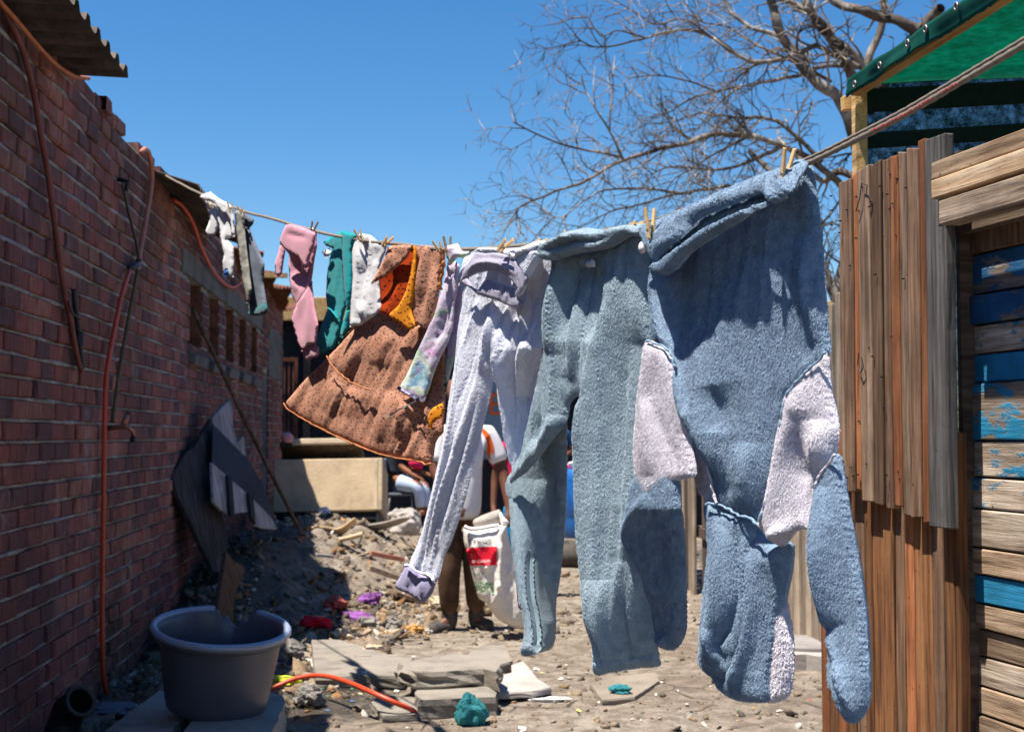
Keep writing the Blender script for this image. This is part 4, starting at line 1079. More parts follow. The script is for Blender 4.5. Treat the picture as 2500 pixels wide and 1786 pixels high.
panel('bodice', P('c3 1810,548 1900,545 2000,560 2065,575 2062,700 2045,800 2020,930 1990,1050 1945,1190 1900,1205 1850,1180 1800,1200 1760,1190 1780,1000 1800,800'), g, M['dress'], .004, .016, 26, [
    ('c3 1850,650 1830,900 1800,1100', .016, 14), ('c3 1940,700 1900,950 1860,1150', -.014, 12), ('c3 1990,700 1960,950 1900,1170', .014, 12), ('c3 1890,900 1850,1080', -.012, 9), ('c3 2030,650 2000,900', -.016, 10)], drape=[(.009, 13, 150, 10, 3)], s=6, sharp=True)
panel('lining', P('c3 1815,560 1720,590 1620,680 1530,780 1475,870 1465,930 1490,1010 1550,1080 1640,1105 1720,1070 1790,960 1830,800 1835,640'), g, M['dress_in'], -.004, .014, 24, [('c3 1700,750 1620,900 1560,1030', -.02, 30), ('c3 1760,720 1700,900 1640,1060', .012, 20)], s=6, sharp=True)
panel('lining_band', P('c3 1812,560 1838,560 1835,800 1815,980 1800,1060 1830,1190 1780,1214 1700,1160 1620,1105 1700,1020 1760,900 1800,740'), g, M['dress_band'], .018, .012, 18, [('c3 1822,640 1790,900 1720,1060', .010, 14)], s=6)
panel('flap', P('c3 1610,560 1660,548 1760,545 1812,550 1770,640 1700,710 1600,790 1500,848 1475,862 1510,790 1560,700 1590,640'), g, M['dress'], .022, .014, 20, [('c3 1660,600 1580,720', .012, 16), ('c3 1740,600 1680,690', -.008, 12)], s=6, sharp=True)
piping('strap', 'c3 2062,580 2055,660 2040,690 2062,680 2050,720 2030,900', g, M['piping'], .03, .006, .003)
piping('strap', 'c3 2040,590 2034,680 2020,780 2010,900', g, M['piping'], .034, .005, .003)

# --- white, teal, pink, grey and far white pieces
g = garment('white_vest', 'white cotton vest between the teal shirt and the dotted dress', 'vest', 'g 890,580')
panel('cloth', P('c3 1392,452 1480,470 1540,520 1602,540 1592,600 1570,650 1550,720 1545,880 1560,1060 1500,1110 1400,1182 1310,1196 1316,1000 1330,800 1320,600 1342,512'), g, M['white'], 0., .014, 22, [
    ('c3 1420,560 1410,750', .012, 12), ('c3 1480,560 1470,700 1450,900', -.014, 14), ('c3 1540,560 1520,700', -.014, 10), ('c3 1400,1000 1420,1120', .014, 12), ('c3 1360,1000 1350,1150', -.012, 12)], drape=[(.010, 16, 80, 5, 4)], s=6, sharp=True)
g = garment('teal_shirt', 'teal cotton shirt with a loose white tag', 'shirt', 'g 830,570')
panel('back', P('c3 1250,432 1310,445 1300,700 1290,1000 1240,1200 1190,1352 1070,1414 1045,1300 1085,1180 1132,1050 1120,950 1130,750 1150,650 1172,572 1120,552 1098,522 1170,470'), g, M['teal'], -.03, .012, 20, [('c3 1200,560 1170,900 1140,1300', -.014, 16), ('c3 1150,1040 1190,1090 1230,1180', .010, 5), ('c3 1120,560 1200,480', -.010, 10)], drape=[(.010, 16, 120, 12, 7)], s=6, sharp=True)
panel('front', P('c3 1246,436 1310,445 1386,460 1345,520 1326,600 1331,900 1314,1040 1302,1200 1215,1335 1240,1200 1285,1060 1262,900 1250,700'), g, M['teal'], .004, .014, 20, [('c3 1290,500 1290,900 1270,1200', .012, 14), ('c3 1320,480 1310,900', -.012, 12)], drape=[(.006, 12, 120, 4, 3)], s=6, sharp=True)
piping('seam', 'c3 1140,1045 1185,1080 1215,1130', g, M['teal'], -.016, .004, .002)
panel('care_tag', P('c3 1090,600 1150,568 1166,612 1124,656'), g, M['white'], -.01, .001, 3, s=8, sharp=True)
g = garment('pink_sweatshirt', 'pink hooded sweatshirt with one thin sleeve hanging free', 'sweatshirt', 'g 730,550')
panel('sleeve', P('c3 760,530 800,545 800,600 786,690 772,795 722,795 716,690 740,620'), g, M['pink'], -.02, .012, 14, [('c3 725,690 775,690', .004, 6)], s=6, sharp=True)
panel('body', P('c3 812,383 870,383 930,400 1000,430 1046,450 1050,560 1032,650 1012,830 1022,950 1042,1080 1062,1180 1042,1330 1066,1370 1060,1422 960,1460 930,1390 890,1300 850,1150 842,1130 882,1010 850,950 830,820 820,700 832,620 790,570 755,520 785,430'), g, M['pink'], 0., .022, 28, [
    ('c3 790,440 880,480 980,480', -.018, 9), ('c3 780,540 870,600 960,560', .020, 22), ('c3 850,640 900,760 950,780 1010,700', -.03, 26), ('c3 1010,680 1000,830 930,980 880,1050', .020, 14), ('c3 990,850 930,1000 880,1150', -.016, 16), ('c3 1000,1000 1010,1200 980,1340', .016, 16), ('c3 935,1385 990,1340 1050,1330', .012, 8), ('c3 840,780 900,880 960,870', .016, 20)], drape=[(.009, 20, 90, 10, 3)], s=6, sharp=True)
panel('cuff', P('c3 930,1392 985,1335 1055,1325 1068,1372 1062,1424 962,1462'), g, M['pink'], .008, .012, 12, [('c3 960,1390 975,1450', .006, 5), ('c3 1010,1360 1020,1430', .006, 5)], s=5, sharp=True)
piping('pocket_seam', 'c3 1012,840 940,930 890,1020 855,1130', g, M['pink'], .018, .005, .002)
panel('front_fold', P('c3 1012,832 1022,950 1042,1080 1062,1180 1042,1330 985,1335 930,1392 890,1300 850,1150 846,1130 890,1010 950,920'), g, M['pink'], .022, .010, 12, [('c3 1000,900 1000,1100 985,1330', .010, 12), ('c3 950,980 920,1150 930,1300', -.010, 12)], s=5, sharp=True)
panel('hood', P('c3 785,430 812,385 870,385 930,402 1000,432 1040,452 1030,560 1000,640 975,760 940,700 900,640 860,620 800,580 758,520'), g, M['pink'], .055, .024, 20, [('c3 800,450 880,470 990,490', -.014, 8), ('c3 870,410 940,420 1000,470', -.010, 6)], s=6)
g = garment('grey_jeans', 'crumpled dark grey jeans with pale lining near the brick wall', 'jeans', 'g 590,520')
panel('legs', P('c3 460,275 520,320 548,345 540,380 512,412 560,520 600,620 632,700 622,850 640,960 650,1030 640,1070 560,1092 500,1080 495,1010 480,900 460,600'), g, M['denim'], -.02, .022, 26, [('c3 500,420 540,700 560,1000', .02, 16), ('c3 560,560 590,800 600,1000', -.018, 14), ('c3 520,330 500,400', -.02, 10)], drape=[(.008, 16, 120, -8, 3)], s=6, sharp=True)
panel('lining', P('c3 392,268 440,275 475,300 480,430 500,600 520,780 535,900 520,1000 490,1010 470,900 455,760 430,600 402,440'), g, M['khaki'], .012, .012, 14, [('c3 430,350 450,600 490,900', .014, 9)], drape=[(.012, 12, 60, -8, 5)], s=5, sharp=True)
panel('hem', P('c3 500,1070 560,1050 600,1020 640,1000 662,1050 645,1090 560,1106 505,1092'), g, M['tealtoe'], -.012, .022, 14, s=6)
g = garment('white_shirt', 'white shirt bunched on the far end of the line', 'shirt', 'g 530,490')
panel('back', P('c3 118,160 160,140 210,124 260,165 300,195 345,212 392,250 402,480 372,492 365,380 330,300 280,280 240,220 200,200 150,190'), g, M['white'], .01, .022, 20, [('c3 200,150 260,200', .014, 10), ('c3 340,230 370,400', -.014, 10)], drape=[(.010, 14, 40, 0, 3)], s=5, sharp=True)
panel('tail', P('c3 250,260 330,280 385,260 392,480 340,500 388,560 392,700 388,800 352,790 308,782 300,680 320,620 290,530 275,420 258,350'), g, M['white'], -.01, .014, 16, [('c3 300,300 290,450 330,600 330,760', .014, 10), ('c3 340,300 300,460', -.014, 9)], drape=[(.012, 12, 50, 0, 5)], s=5, sharp=True)
g = garment('white_sock', 'pair of white socks pegged beside the far white shirt', 'socks', 'g 512,500')
panel('sock', P('c3 140,170 200,185 250,215 262,300 266,400 240,470 168,450 198,350 182,280 160,220'), g, M['white'], -.02, .012, 16, [('c3 190,220 220,330 200,440', .010, 10)], drape=[(.008, 12, 60, 0, 2)], s=5)
panel('blue_toe', P('c3 318,735 345,730 340,800 312,798'), g, M['barrel'], .0, .008, 8, s=6)

# ------------------------------------------------------------------ pegs
def peg_geo(mat):
    """a wooden spring peg, jaw down; local z up, y across the line."""
    out = []
    for s in (-1, 1):
        m_ = MB()
        m_.add([(-.0048, s*.0035, -.030), (.0048, s*.0035, -.030), (.0048, s*.0078, -.026), (-.0048, s*.0078, -.026),
                (-.0048, s*.0030, .0), (.0048, s*.0030, .0), (.0048, s*.0095, .0), (-.0048, s*.0095, .0),
                (-.0048, s*.0095, .042), (.0048, s*.0095, .042), (.0048, s*.0135, .042), (-.0048, s*.0135, .042)],
               [q if s > 0 else q[::-1] for q in [(0,3,2,1),(0,1,5,4),(1,2,6,5),(2,3,7,6),(3,0,4,7),(4,5,9,8),(5,6,10,9),(6,7,11,10),(7,4,8,11),(8,9,10,11)]])
        out.append(m_)
    return out
def make_peg(mat):
    t = bpy.data.objects.new('clothes_peg', None); COL.objects.link(t); t.empty_display_size = .02
    for m_ in peg_geo(mat):
        o = m_.build('prong', mat); o.parent = t
        b = o.modifiers.new('bevel', 'BEVEL'); b.width = .0009; b.segments = 1
    sp = MB(); sp.tube([(-.0058, 0, .0), (.0058, 0, .0)], .0034, 8); sp.tube([(-.0062,.0,.0),(-.0062,.010,-.006),(.0062,.010,-.006),(.0062,.0,.0)], .0008, 5)
    o = sp.build('spring', M['steel']); o.parent = t
    return t
pegs = [('1928,362','1916,432','peg','pale wooden peg on the sloping hem of the nearest hoodie, by the bare cord',.055), ('1586,508','1590,580','peg','pale wooden peg at the lower corner of the hoodie hem, beside its button',.085),
        ('1390,565','1362,600','peg','pale wooden peg behind the rolled waistband of the fleece trousers, at its low end',.0), ('1562,543','1510,572','peg','pale peg lying almost flat on the fleece trousers, next to the hoodie',.03),
        ('1244,584','1202,630','peg','tan peg slanting across the frilled waist of the lilac trousers',.08), ('1328,585','1300,602','peg','tan peg tip where the lilac trousers meet the fleece waistband',.02),
        ('1091,577','1095,612','peg_d','dark peg holding the neck of the tie dye top',.03), ('1065,590','1076,612','peg_d','dark peg on the bodice end of the dotted dress',.03),
        ('953,578','928,608','peg','tan peg slanting at the flap of the dotted dress next to the vest',.03), ('770,540','760,570','peg_d','dark peg holding the pink sweatshirt',.035),
        ('872,562','878,576','peg_d','dark peg tip where the teal shirt meets the white vest',.02), ('560,493','564,512','peg_d','dark peg clipping the far white shirt',.03), ('585,504','592,520','peg_d','bluish dark peg at the waist of the grey jeans',.03), ('512,492','516,503','peg_d','dark peg holding the white socks',.03)]
pproto = {k: make_peg(M[k]) for k in ('peg', 'peg_d')}; used = set()
for a, b, mt, lab, of in pegs:
    src = pproto[mt]
    if mt in used:
        o = src.copy(); COL.objects.link(o)
        for ch in src.children:
            c = ch.copy(); COL.objects.link(c); c.parent = o
    else: o = src; used.add(mt)
    ab = on_line(P('g '+a+' '+b), of)
    z = Vector(ab[0]-ab[1]).normalized(); y = Vector(PN); x = y.cross(z).normalized(); y = z.cross(x)
    o.matrix_world = Matrix.Translation(Vector(ab[0])-z*.042) @ Matrix((x, y, z)).transposed().to_4x4()
    tag(o, lab, 'peg', 'wooden pegs along the washing line')
# ------------------------------------------------------------------ pipes and hoses on the brick wall
def pipe(name, label, cat, line, r, mat, off=.025, group='pipes and hoses on the brick wall', step=.03):
    p = on_wall(crom(P(line), 8), off)
    t = thing(name, label, cat, p[-1], group)
    v, f = tube_geo(crom(p, step), r, 9); mesh_obj('hose' if 'hose' in name else 'tube', v, f, mat, t, True)
    return t
pipe('conduit_pipe', 'thick maroon conduit drooping in a long curve from the roof sheet', 'pipe', 'g -20,-30 8,20 42,90 64,150 85,240 100,330 118,430 135,560 155,700 175,800 190,880 199,905', .0125, M['hose_brown'])
pipe('orange_conduit', 'thin orange conduit tucked under the near roof sheet', 'pipe', 'g -20,-20 4,10 40,50 80,98 120,142 150,168 185,187 216,192', .0095, M['hose_orange'], .05)
t = pipe('stub_pipe', 'short black pipe with knotted joint beside the thick maroon conduit', 'pipe', 'g 181,706 184,745 190,790 193,825 197,860 200,900', .013, M['hose_black'], .03)
c = on_wall(P('g 192,828'), .03)[0]; MB().tube([c+np.array([0,0,-.03]), c+np.array([0,0,.03])], .022, 10).build('joint', M['black'], t, True, .004)
pipe('tie_wire', 'black wire crossing from the maroon conduit to the short pipe', 'wire', 'g 166,735 172,755 182,768 195,778', .004, M['black'], .045)
t = pipe('wall_hose', 'faded hose hanging over the wall top down to the pipe fitting', 'hose', 'g 345,372 354,364 363,372 369,400 371,440 363,500 352,560 342,615 337,648', .0135, M['hose_mauve'], .03)
pipe('black_tube', 'slim black tube slanting from a wall hook to the fitting', 'pipe', 'g 298,452 303,470 312,510 322,550 333,595 341,640', .008, M['hose_black'], .03)
c = on_wall(P('g 297,452'), .02)[0]; hk = thing('wall_hook', 'dark hook bracket on the bricks at the top of the slim black tube', 'hook', c)
MB().tube([c+np.array([-.02,0,.03]), c+np.array([.03,0,.02]), c+np.array([.02,0,-.03])], .012, 8).build('hook', M['black'], hk, True)
c = on_wall(P('g 327,655'), .03)[0]
ft = thing('pipe_fitting', 'black tee fitting where the red hose and olive pipe meet', 'fitting', c)
a, b = on_wall(P('g 316,655'), .03)[0], on_wall(P('g 338,650'), .03)[0]
MB().tube([a, (a+b)/2+np.array([.01,0,.012]), b], .017, 10).tube([b+np.array([0,0,.04]), b-np.array([0,0,.045])], .015, 10).build('body', M['hose_black'], ft, True)
MB().tube([(a*.3+b*.7)+np.array([.0,0,.0]), (a*.05+b*.95)], .0185, 10).build('clamp', M['steel'], ft, True)
pipe('red_hose', 'long bright red hose falling straight down the wall to the slab', 'hose', 'g 317,660 308,685 296,725 281,795 268,860 259,920 256,1000 254,1100 252,1250 250,1400 249,1550 251,1640 257,1680 268,1708 284,1730 300,1745', .0115, M['hose_red'], .035)
pipe('olive_pipe', 'brown olive pipe dropping from the fitting to the tap', 'pipe', 'g 336,662 331,690 324,725 313,785 302,845 292,905 284,960 275,1030', .0105, M['hose_olive'], .03)
pipe('looping_hose', 'red hose looping over the wall above the window openings', 'hose', 'r 265,440 330,480 400,570 450,670 490,780 520,880 565,980 620,1090 700,1205 780,1280 850,1305 900,1275 925,1250', .0135, M['hose_red'], .04)
c = on_wall(P('g 268,1042'), .0)[0]
tp_ = thing('garden_tap', 'copper tap sticking out of the wall beside the red hose', 'tap', c)
pt = lambda px, off: on_wall(P('g '+px), off)[0]
MB().tube([pt('262,1046', .0), pt('280,1043',.05), pt('300,1041',.09), pt('313,1042',.12), pt('324,1052',.135), pt('326,1066',.135)], [.012,.013,.014,.013,.011,.010], 10).build('spout', M['copper'], tp_, True)
MB().tube([pt('301,1040',.09), pt('306,1026',.10), pt('312,1012',.11)], [.016,.015,.012], 10).tube([pt('308,1008',.10), pt('326,1008',.14)], .006, 8).build('handle', M['copper'], tp_, True)
MB().tube([pt('326,1066',.135), pt('323,1074',.135)], .013, 10).build('nozzle', M['black'], tp_, True)
# drain elbow at the wall foot
c = at_z(P('g 160,1740'), .12)[0]; c = np.array([-1.30, 5.62, 0.])
dr = thing('drain_pipe', 'black drain pipe elbow with open mouth at the wall foot', 'pipe', c)
MB().tube([(-1.38,5.45,.02), (-1.33,5.6,.03), (-1.30,5.68,.14), (-1.27,5.66,.22), (-1.22,5.60,.255)], [.06,.062,.064,.062,.058], 16, False).build('elbow', M['black'], dr, True)
cc = Vector((-1.215,5.59,.26)); ax = Vector((.6,-.62,.45)).normalized(); q1 = ax.orthogonal().normalized(); q2 = ax.cross(q1)
MB().tube([cc+(q1*math.cos(a)+q2*math.sin(a))*.056 for a in np.linspace(0, 2*math.pi, 21)], .011, 8, False).build('collar', M['hose_black'], dr, True)
# leaning pole
a = on_wall(P('g 470,752'), .01)[0]; b = at_y(P('g 745,1318'), 11.6)[0]; b[2] = float(gh(b[0], b[1]))-.03
po = thing('leaning_pole', 'long thin wooden pole leaning from the first window down to the rubble', 'pole', b)
MB().tube(crom([a, (a+b)/2+np.array([0,0,-.03]), b], .1), .016, 9).build('shaft', M['plank_d'], po, True)

# ------------------------------------------------------------------ tub on slabs
def slab(name, label, cat, outline, zt, th, mat, group=None, rag=.0, tilt=(0,0), seg=.05, seed=1, part='block', smoothcorner=False):
    """broken slab: plan outline seen in the photo, real thickness, ragged sides."""
    p = at_z(P(outline) if isinstance(outline, str) else outline, zt)[:, :2]
    q = []
    for i in range(len(p)):
        a, b = p[i], p[(i+1)%len(p)]; n = max(1, int(np.linalg.norm(b-a)/seg))
        for k in range(n): q.append(a+(b-a)*k/n)
    q = np.array(q); c = q.mean(0)
    k = np.arange(len(q))
    t = thing(name, label, cat, (c[0], c[1], zt-th), group)
    V = []; rings = 4
    for j in range(rings+1):
        z = -th*j/rings
        ins = 1-.012*(j == 0)
        w = rag*(vn(k*.9, np.full(len(k), j*1.7), seed) if j else vn(k*.45, k*0, seed+3)*.6)
        for i in range(len(q)):
            d = (q[i]-c); L = np.linalg.norm(d)+1e-9
            x = c+d*ins+d/L*w[i]
            zz = zt+z+(x[0]-c[0])*tilt[0]+(x[1]-c[1])*tilt[1]+.25*rag*float(vn(i*.7, j, seed+9))*(j > 0)
            V.append((x[0], x[1], zz))
    n = len(q); Fc = []
    for j in range(rings):
        for i in range(n):
            i2 = (i+1)%n; Fc.append((j*n+i, (j+1)*n+i, (j+1)*n+i2, j*n+i2))
    area = sum(q[i][0]*q[(i+1)%n][1]-q[(i+1)%n][0]*q[i][1] for i in range(n))
    if area < 0: Fc = [f[::-1] for f in Fc]
    tris = delaunay_2d_cdt([Vector(x) for x in np.array(V)[:n,:2]], [], [list(range(n))], 1, 1e-7)
    if len(tris[0]) == n: Fc += [tuple(f) if area < 0 or True else f for f in tris[2]]
    o = mesh_obj(part, V, Fc, mat, t)
    bm = bmesh.new(); bm.from_mesh(o.data); bmesh.ops.recalc_face_normals(bm, faces=bm.faces); bm.to_mesh(o.data); bm.free()
    return t
SLG = 'concrete slabs lying in the yard'
slab('concrete_block', 'long rough slab under the grey tub running to the wall side', 'slab', 'g 215,1812 390,1683 500,1680 470,1725 395,1812', .14, .14, M['concrete'], SLG, .012)
slab('concrete_block', 'chunky kerb block under the grey tub, its broken end toward the puddle', 'slab', 'g 425,1812 480,1742 520,1690 640,1683 690,1697 698,1712 672,1775 640,1825', .15, .16, M['concrete'], SLG, .014, seed=4)
tc = at_z(P('g 528,1738'), .15)[0]
tub = thing('washing_tub', 'grey plastic washing tub with a broken rim standing on slabs', 'tub', (tc[0], tc[1], .15))
def tub_mesh():
    n = 72; V = []; Fc = []
    prof = [(.0,.0),(.185,.0),(.205,.012),(.213,.04),(.232,.14),(.250,.245),(.254,.262),(.268,.266),(.274,.258),(.274,.245),(.268,.245)]
    inner = [(.258,.268),(.244,.255),(.226,.15),(.205,.05),(.19,.018),(.0,.014)]
    P_ = prof[:7]+[(.266,.270),(.276,.262),(.276,.246)][:0]
    prof = [(.02,.0),(.185,.0),(.205,.012),(.213,.04),(.232,.14),(.248,.235),(.250,.240),(.272,.238),(.276,.246),(.274,.258),(.264,.264),(.252,.260),(.244,.245),(.226,.15),(.205,.05),(.19,.018),(.02,.014)]
    sc = 1.0
    for r, z in prof:
        for k in range(n):
            a = 2*math.pi*k/n
            e = 1+.03*math.cos(2*a)
            # the back of the rim is broken away
            da = abs((a-math.radians(82)+math.pi)%(2*math.pi)-math.pi)
            cut = np.clip(1-(da/.30)**4, 0, 1)*(.04+.02*math.sin(a*23)) if z > .15 else 0
            zz = z-cut*max(0, (z-.15)/.11)
            V.append((tc[0]+r*.95*e*math.cos(a), tc[1]+r*.91*e*math.sin(a),     .15+zz*1.28))
    for j in range(len(prof)-1):
        for k in range(n):
            k2 = (k+1)%n; Fc.append((j*n+k, j*n+k2, (j+1)*n+k2, (j+1)*n+k))
    Fc.append(tuple(range(n-1,-1,-1))); Fc.append(tuple((len(prof)-1)*n+k for k in range(n)))
    # the tub stands tipped a little towards the alley
    A = Matrix.Rotation(math.radians(11), 3, 'X') @ Matrix.Rotation(math.radians(4), 3, 'Y')
    c_ = Vector((tc[0], tc[1], .15)); V = [A @ (Vector(v)-c_)+c_ for v in V]; lo_ = min(v.z for v in V)
    V = [v+Vector((0, 0, .135-lo_)) for v in V]
    ring = []
    for a in np.linspace(math.radians(82)+.36, math.radians(82)+2*math.pi-.36, 70):
        p = Vector((tc[0]+    .272*.95*(1+.03*math.cos(2*a))*math.cos(a), tc[1]+.272*.91*(1+.03*math.cos(2*a))*math.sin(a), .15+.262*1.28))
        ring.append(A @ (p-c_)+c_+Vector((0, 0, .135-lo_)))
    MB().tube(ring, .0155, 9).build('rim', M['tubrim'], tub, True)
    return mesh_obj('bowl', V, Fc, M['tub'], tub, True)
tub_mesh()
# orange hose on the ground
hp = np.array([at_z([p], z)[0] for p, z in zip(P('g 560,1715 640,1690 680,1672 720,1656 765,1648 810,1652 860,1668 910,1690 960,1712 1005,1731 1018,1742'), (.02,.04,.07,.10,.12,.13,.13,.12,.09,.05,.02))])
t = thing('ground_hose', 'orange red hose arching over the ground from the tub to the step block', 'hose', hp[0])
v, f = tube_geo(crom(hp, .02), .0115, 10); mesh_obj('hose', v, f, M['hose_red'], t, True)

# ------------------------------------------------------------------ slabs in the sun
slab('flat_slab', 'large thin flat slab at the shadow edge with clods on it', 'slab', 'g 760,1560 830,1560 900,1580 960,1600 1010,1604 985,1648 770,1652', .075, .06, M['slabcon'], SLG, .006)
slab('flat_slab', 'tilted grey slab behind the thick broken slab', 'slab', 'g 1150,1588 1180,1575 1232,1572 1252,1612 1200,1628 1110,1625', .05, .05, M['slabcon'], SLG, .006, seed=7)
slab('broken_slab', 'thick broken concrete slab with rubble core, laid on top as a step', 'slab', 'g 968,1618 1030,1605 1110,1594 1190,1600 1222,1618 1216,1640 1180,1632 1090,1638 1020,1640 985,1630', .165, .085, M['slabcon'], SLG, .022, seed=5)
slab('step_block', 'square edged concrete block in front of the thick broken slab', 'block', 'g 1012,1690 1030,1672 1185,1672 1216,1690 1210,1700 1020,1708', .085, .11, M['slabcon'], SLG, .008, seed=8)
slab('support_block', 'dark block wedged below the thick broken slab', 'block', 'g 1000,1650 1090,1645 1200,1645 1195,1660 1020,1668', .085, .09, M['darkcon'], SLG, .01, seed=12)
slab('pale_board', 'pale cream board corner lying beside the broken slab', 'board', 'g 1205,1655 1250,1640 1248,1622 1278,1613 1312,1655 1346,1676 1300,1686 1215,1690', .045, .03, M['greysheet'], SLG, .003, seed=15)
slab('flat_slab', 'sunken flat slab under the end of the orange hose', 'slab', 'g 905,1712 935,1700 1020,1700 1022,1742 935,1746', .035, .05, M['slabcon'], SLG, .006, seed=16)
slab('flat_slab', 'thin slab flush with the dirt under the fleece trousers hem', 'slab', 'g 1440,1668 1490,1650 1600,1640 1610,1660 1550,1700 1470,1708', -.002+.02, .03, M['dirtslab'], SLG, .004, seed=19)
# ------------------------------------------------------------------ rubble
ICO = None
def ico():
    global ICO
    if ICO is None:
        bm = bmesh.new(); bmesh.ops.create_icosphere(bm, subdivisions=1, radius=1)
        ICO = (np.array([v.co[:] for v in bm.verts]), np.array([[v.index for v in f.verts] for f in bm.faces])); bm.free()
    return ICO
def stones(name, pos, size, cols, mat, flat=.7):
    V0 = np.array(boxv(-.8,.8,-.8,.8,-.8,.8)); F0 = np.array([t for f in BOXF for t in ((f[0],f[1],f[2]),(f[0],f[2],f[3]))]); n = len(pos); k = 8
    rad = 1+RNG.uniform(-.45, .25, (n, k))
    sc = np.stack([size*RNG.uniform(.7,1.4,n), size*RNG.uniform(.7,1.4,n), size*flat*RNG.uniform(.6,1.2,n)], 1)
    a = RNG.uniform(0, 6.28, n); ca, sa = np.cos(a), np.sin(a)
    v = V0[None]*rad[:,:,None]*sc[:,None,:]
    x = v[:,:,0]*ca[:,None]-v[:,:,1]*sa[:,None]; y = v[:,:,0]*sa[:,None]+v[:,:,1]*ca[:,None]
    tx, ty_ = RNG.normal(0, .4, n), RNG.normal(0, .4, n)
    v = np.stack([x, y, v[:,:,2]+x*tx[:,None]+y*ty_[:,None]], 2)+pos[:,None,:]
    f = (F0[None]+np.arange(n)[:,None,None]*k).reshape(-1, 3)
    c = np.repeat(cols, k, 0)
    return tag(fast_tris(name, v.reshape(-1,3), f, mat, None, False, c), kind='stuff')
def scatter(n, pxpoly):
    p = P(pxpoly); lo, hi = p.min(0), p.max(0); out = []
    while sum(map(len, out)) < n:
        q = RNG.uniform(lo, hi, (n*2, 2)); out.append(q[inside(q, p)])
    return np.concatenate(out)[:n]
PAL = .72*np.array([(.30,.21,.13),(.38,.29,.19),(.24,.185,.14),(.14,.11,.09),(.36,.28,.2),(.34,.18,.075),(.20,.16,.125),(.11,.09,.075),(.55,.50,.44),(.28,.21,.15)])
q = scatter(11000, 'g 660,1330 780,1330 860,1370 930,1400 1000,1450 1080,1500 1060,1545 960,1560 860,1570 740,1560 640,1560 560,1540 470,1520 430,1400 520,1330')
p = gp(q); sz = np.exp(RNG.normal(math.log(.0115), .6, len(q))); sz = np.clip(sz, .004, .042); p[:,2] += sz*.2
stones('rubble', p, sz, PAL[RNG.integers(0, len(PAL), len(q))]*RNG.uniform(.7,1.25,(len(q),1)), M['rubble'])
q = scatter(3200, 'g 690,1275 1010,1275 1040,1400 1060,1500 900,1430 760,1360 650,1350'); p = gp(q); p = p[p[:,1] < 14]; sz = np.clip(np.exp(RNG.normal(math.log(.013), .6, len(p))), .005, .05)
stones('rubble', p, sz, PAL[RNG.integers(0, len(PAL), len(p))]*RNG.uniform(.7,1.25,(len(p),1)), M['rubble'])
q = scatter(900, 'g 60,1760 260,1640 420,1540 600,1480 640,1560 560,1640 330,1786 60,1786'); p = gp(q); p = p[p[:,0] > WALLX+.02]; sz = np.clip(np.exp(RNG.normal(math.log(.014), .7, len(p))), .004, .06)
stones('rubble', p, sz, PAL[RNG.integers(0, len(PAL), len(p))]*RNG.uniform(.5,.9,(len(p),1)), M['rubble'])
PAL[5] = (.22,.15,.09)
q = scatter(900, 'g 640,1560 1900,1440 2110,1640 2110,1786 560,1786'); p = gp(q); sz = np.clip(np.exp(RNG.normal(math.log(.007), .6, len(q))), .003, .03); p[:,2] += sz*.2
stones('gravel', p, sz, PAL[RNG.integers(0, len(PAL), len(q))]*RNG.uniform(.6,1.1,(len(q),1)), M['rubble'])
q = scatter(1100, 'g 900,1300 1700,1300 1900,1440 1300,1570 1100,1560'); p = gp(q); sz = np.clip(np.exp(RNG.normal(math.log(.012), .5, len(q))), .004, .05)
stones('gravel', p, sz, PAL[RNG.integers(0, len(PAL), len(q))]*RNG.uniform(.7,1.2,(len(q),1)), M['rubble'])
LP = .8*np.array([(.75,.72,.68),(.70,.66,.60),(.66,.6,.52),(.62,.58,.55),(.75,.72,.68),(.72,.70,.66),(.55,.08,.05),(.60,.34,.06),(.10,.35,.20),(.08,.20,.45),(.70,.62,.20),(.62,.25,.30),(.7,.55,.4)])
q = np.concatenate([scatter(120, 'g 640,1560 1900,1440 2110,1640 2110,1786 620,1786'), scatter(120, 'g 560,1480 780,1340 1080,1500 1060,1560 640,1560')])
p = gp(q); p[:,2] += .006
V = []; T = []; Cc = []
for c in p:
    s = random.uniform(.005, .02); a = random.uniform(0, 6.28); n0 = len(V)
    e1 = np.array([math.cos(a), math.sin(a), random.uniform(-.3,.3)])*s; e2 = np.array([-math.sin(a), math.cos(a), random.uniform(-.4,.4)])*s*random.uniform(.3,.9)
    V += [c-e1-e2, c+e1-e2*.6, c+e1*.8+e2, c-e1*.7+e2*.9, c+np.array([0,0,s*.35])]
    T += [(n0,n0+1,n0+4),(n0+1,n0+2,n0+4),(n0+2,n0+3,n0+4),(n0+3,n0,n0+4)]
    Cc += [LP[random.randrange(len(LP))]]*5
tag(fast_tris('litter', V, T, M['litterm'], None, False, np.array(Cc)), kind='stuff')

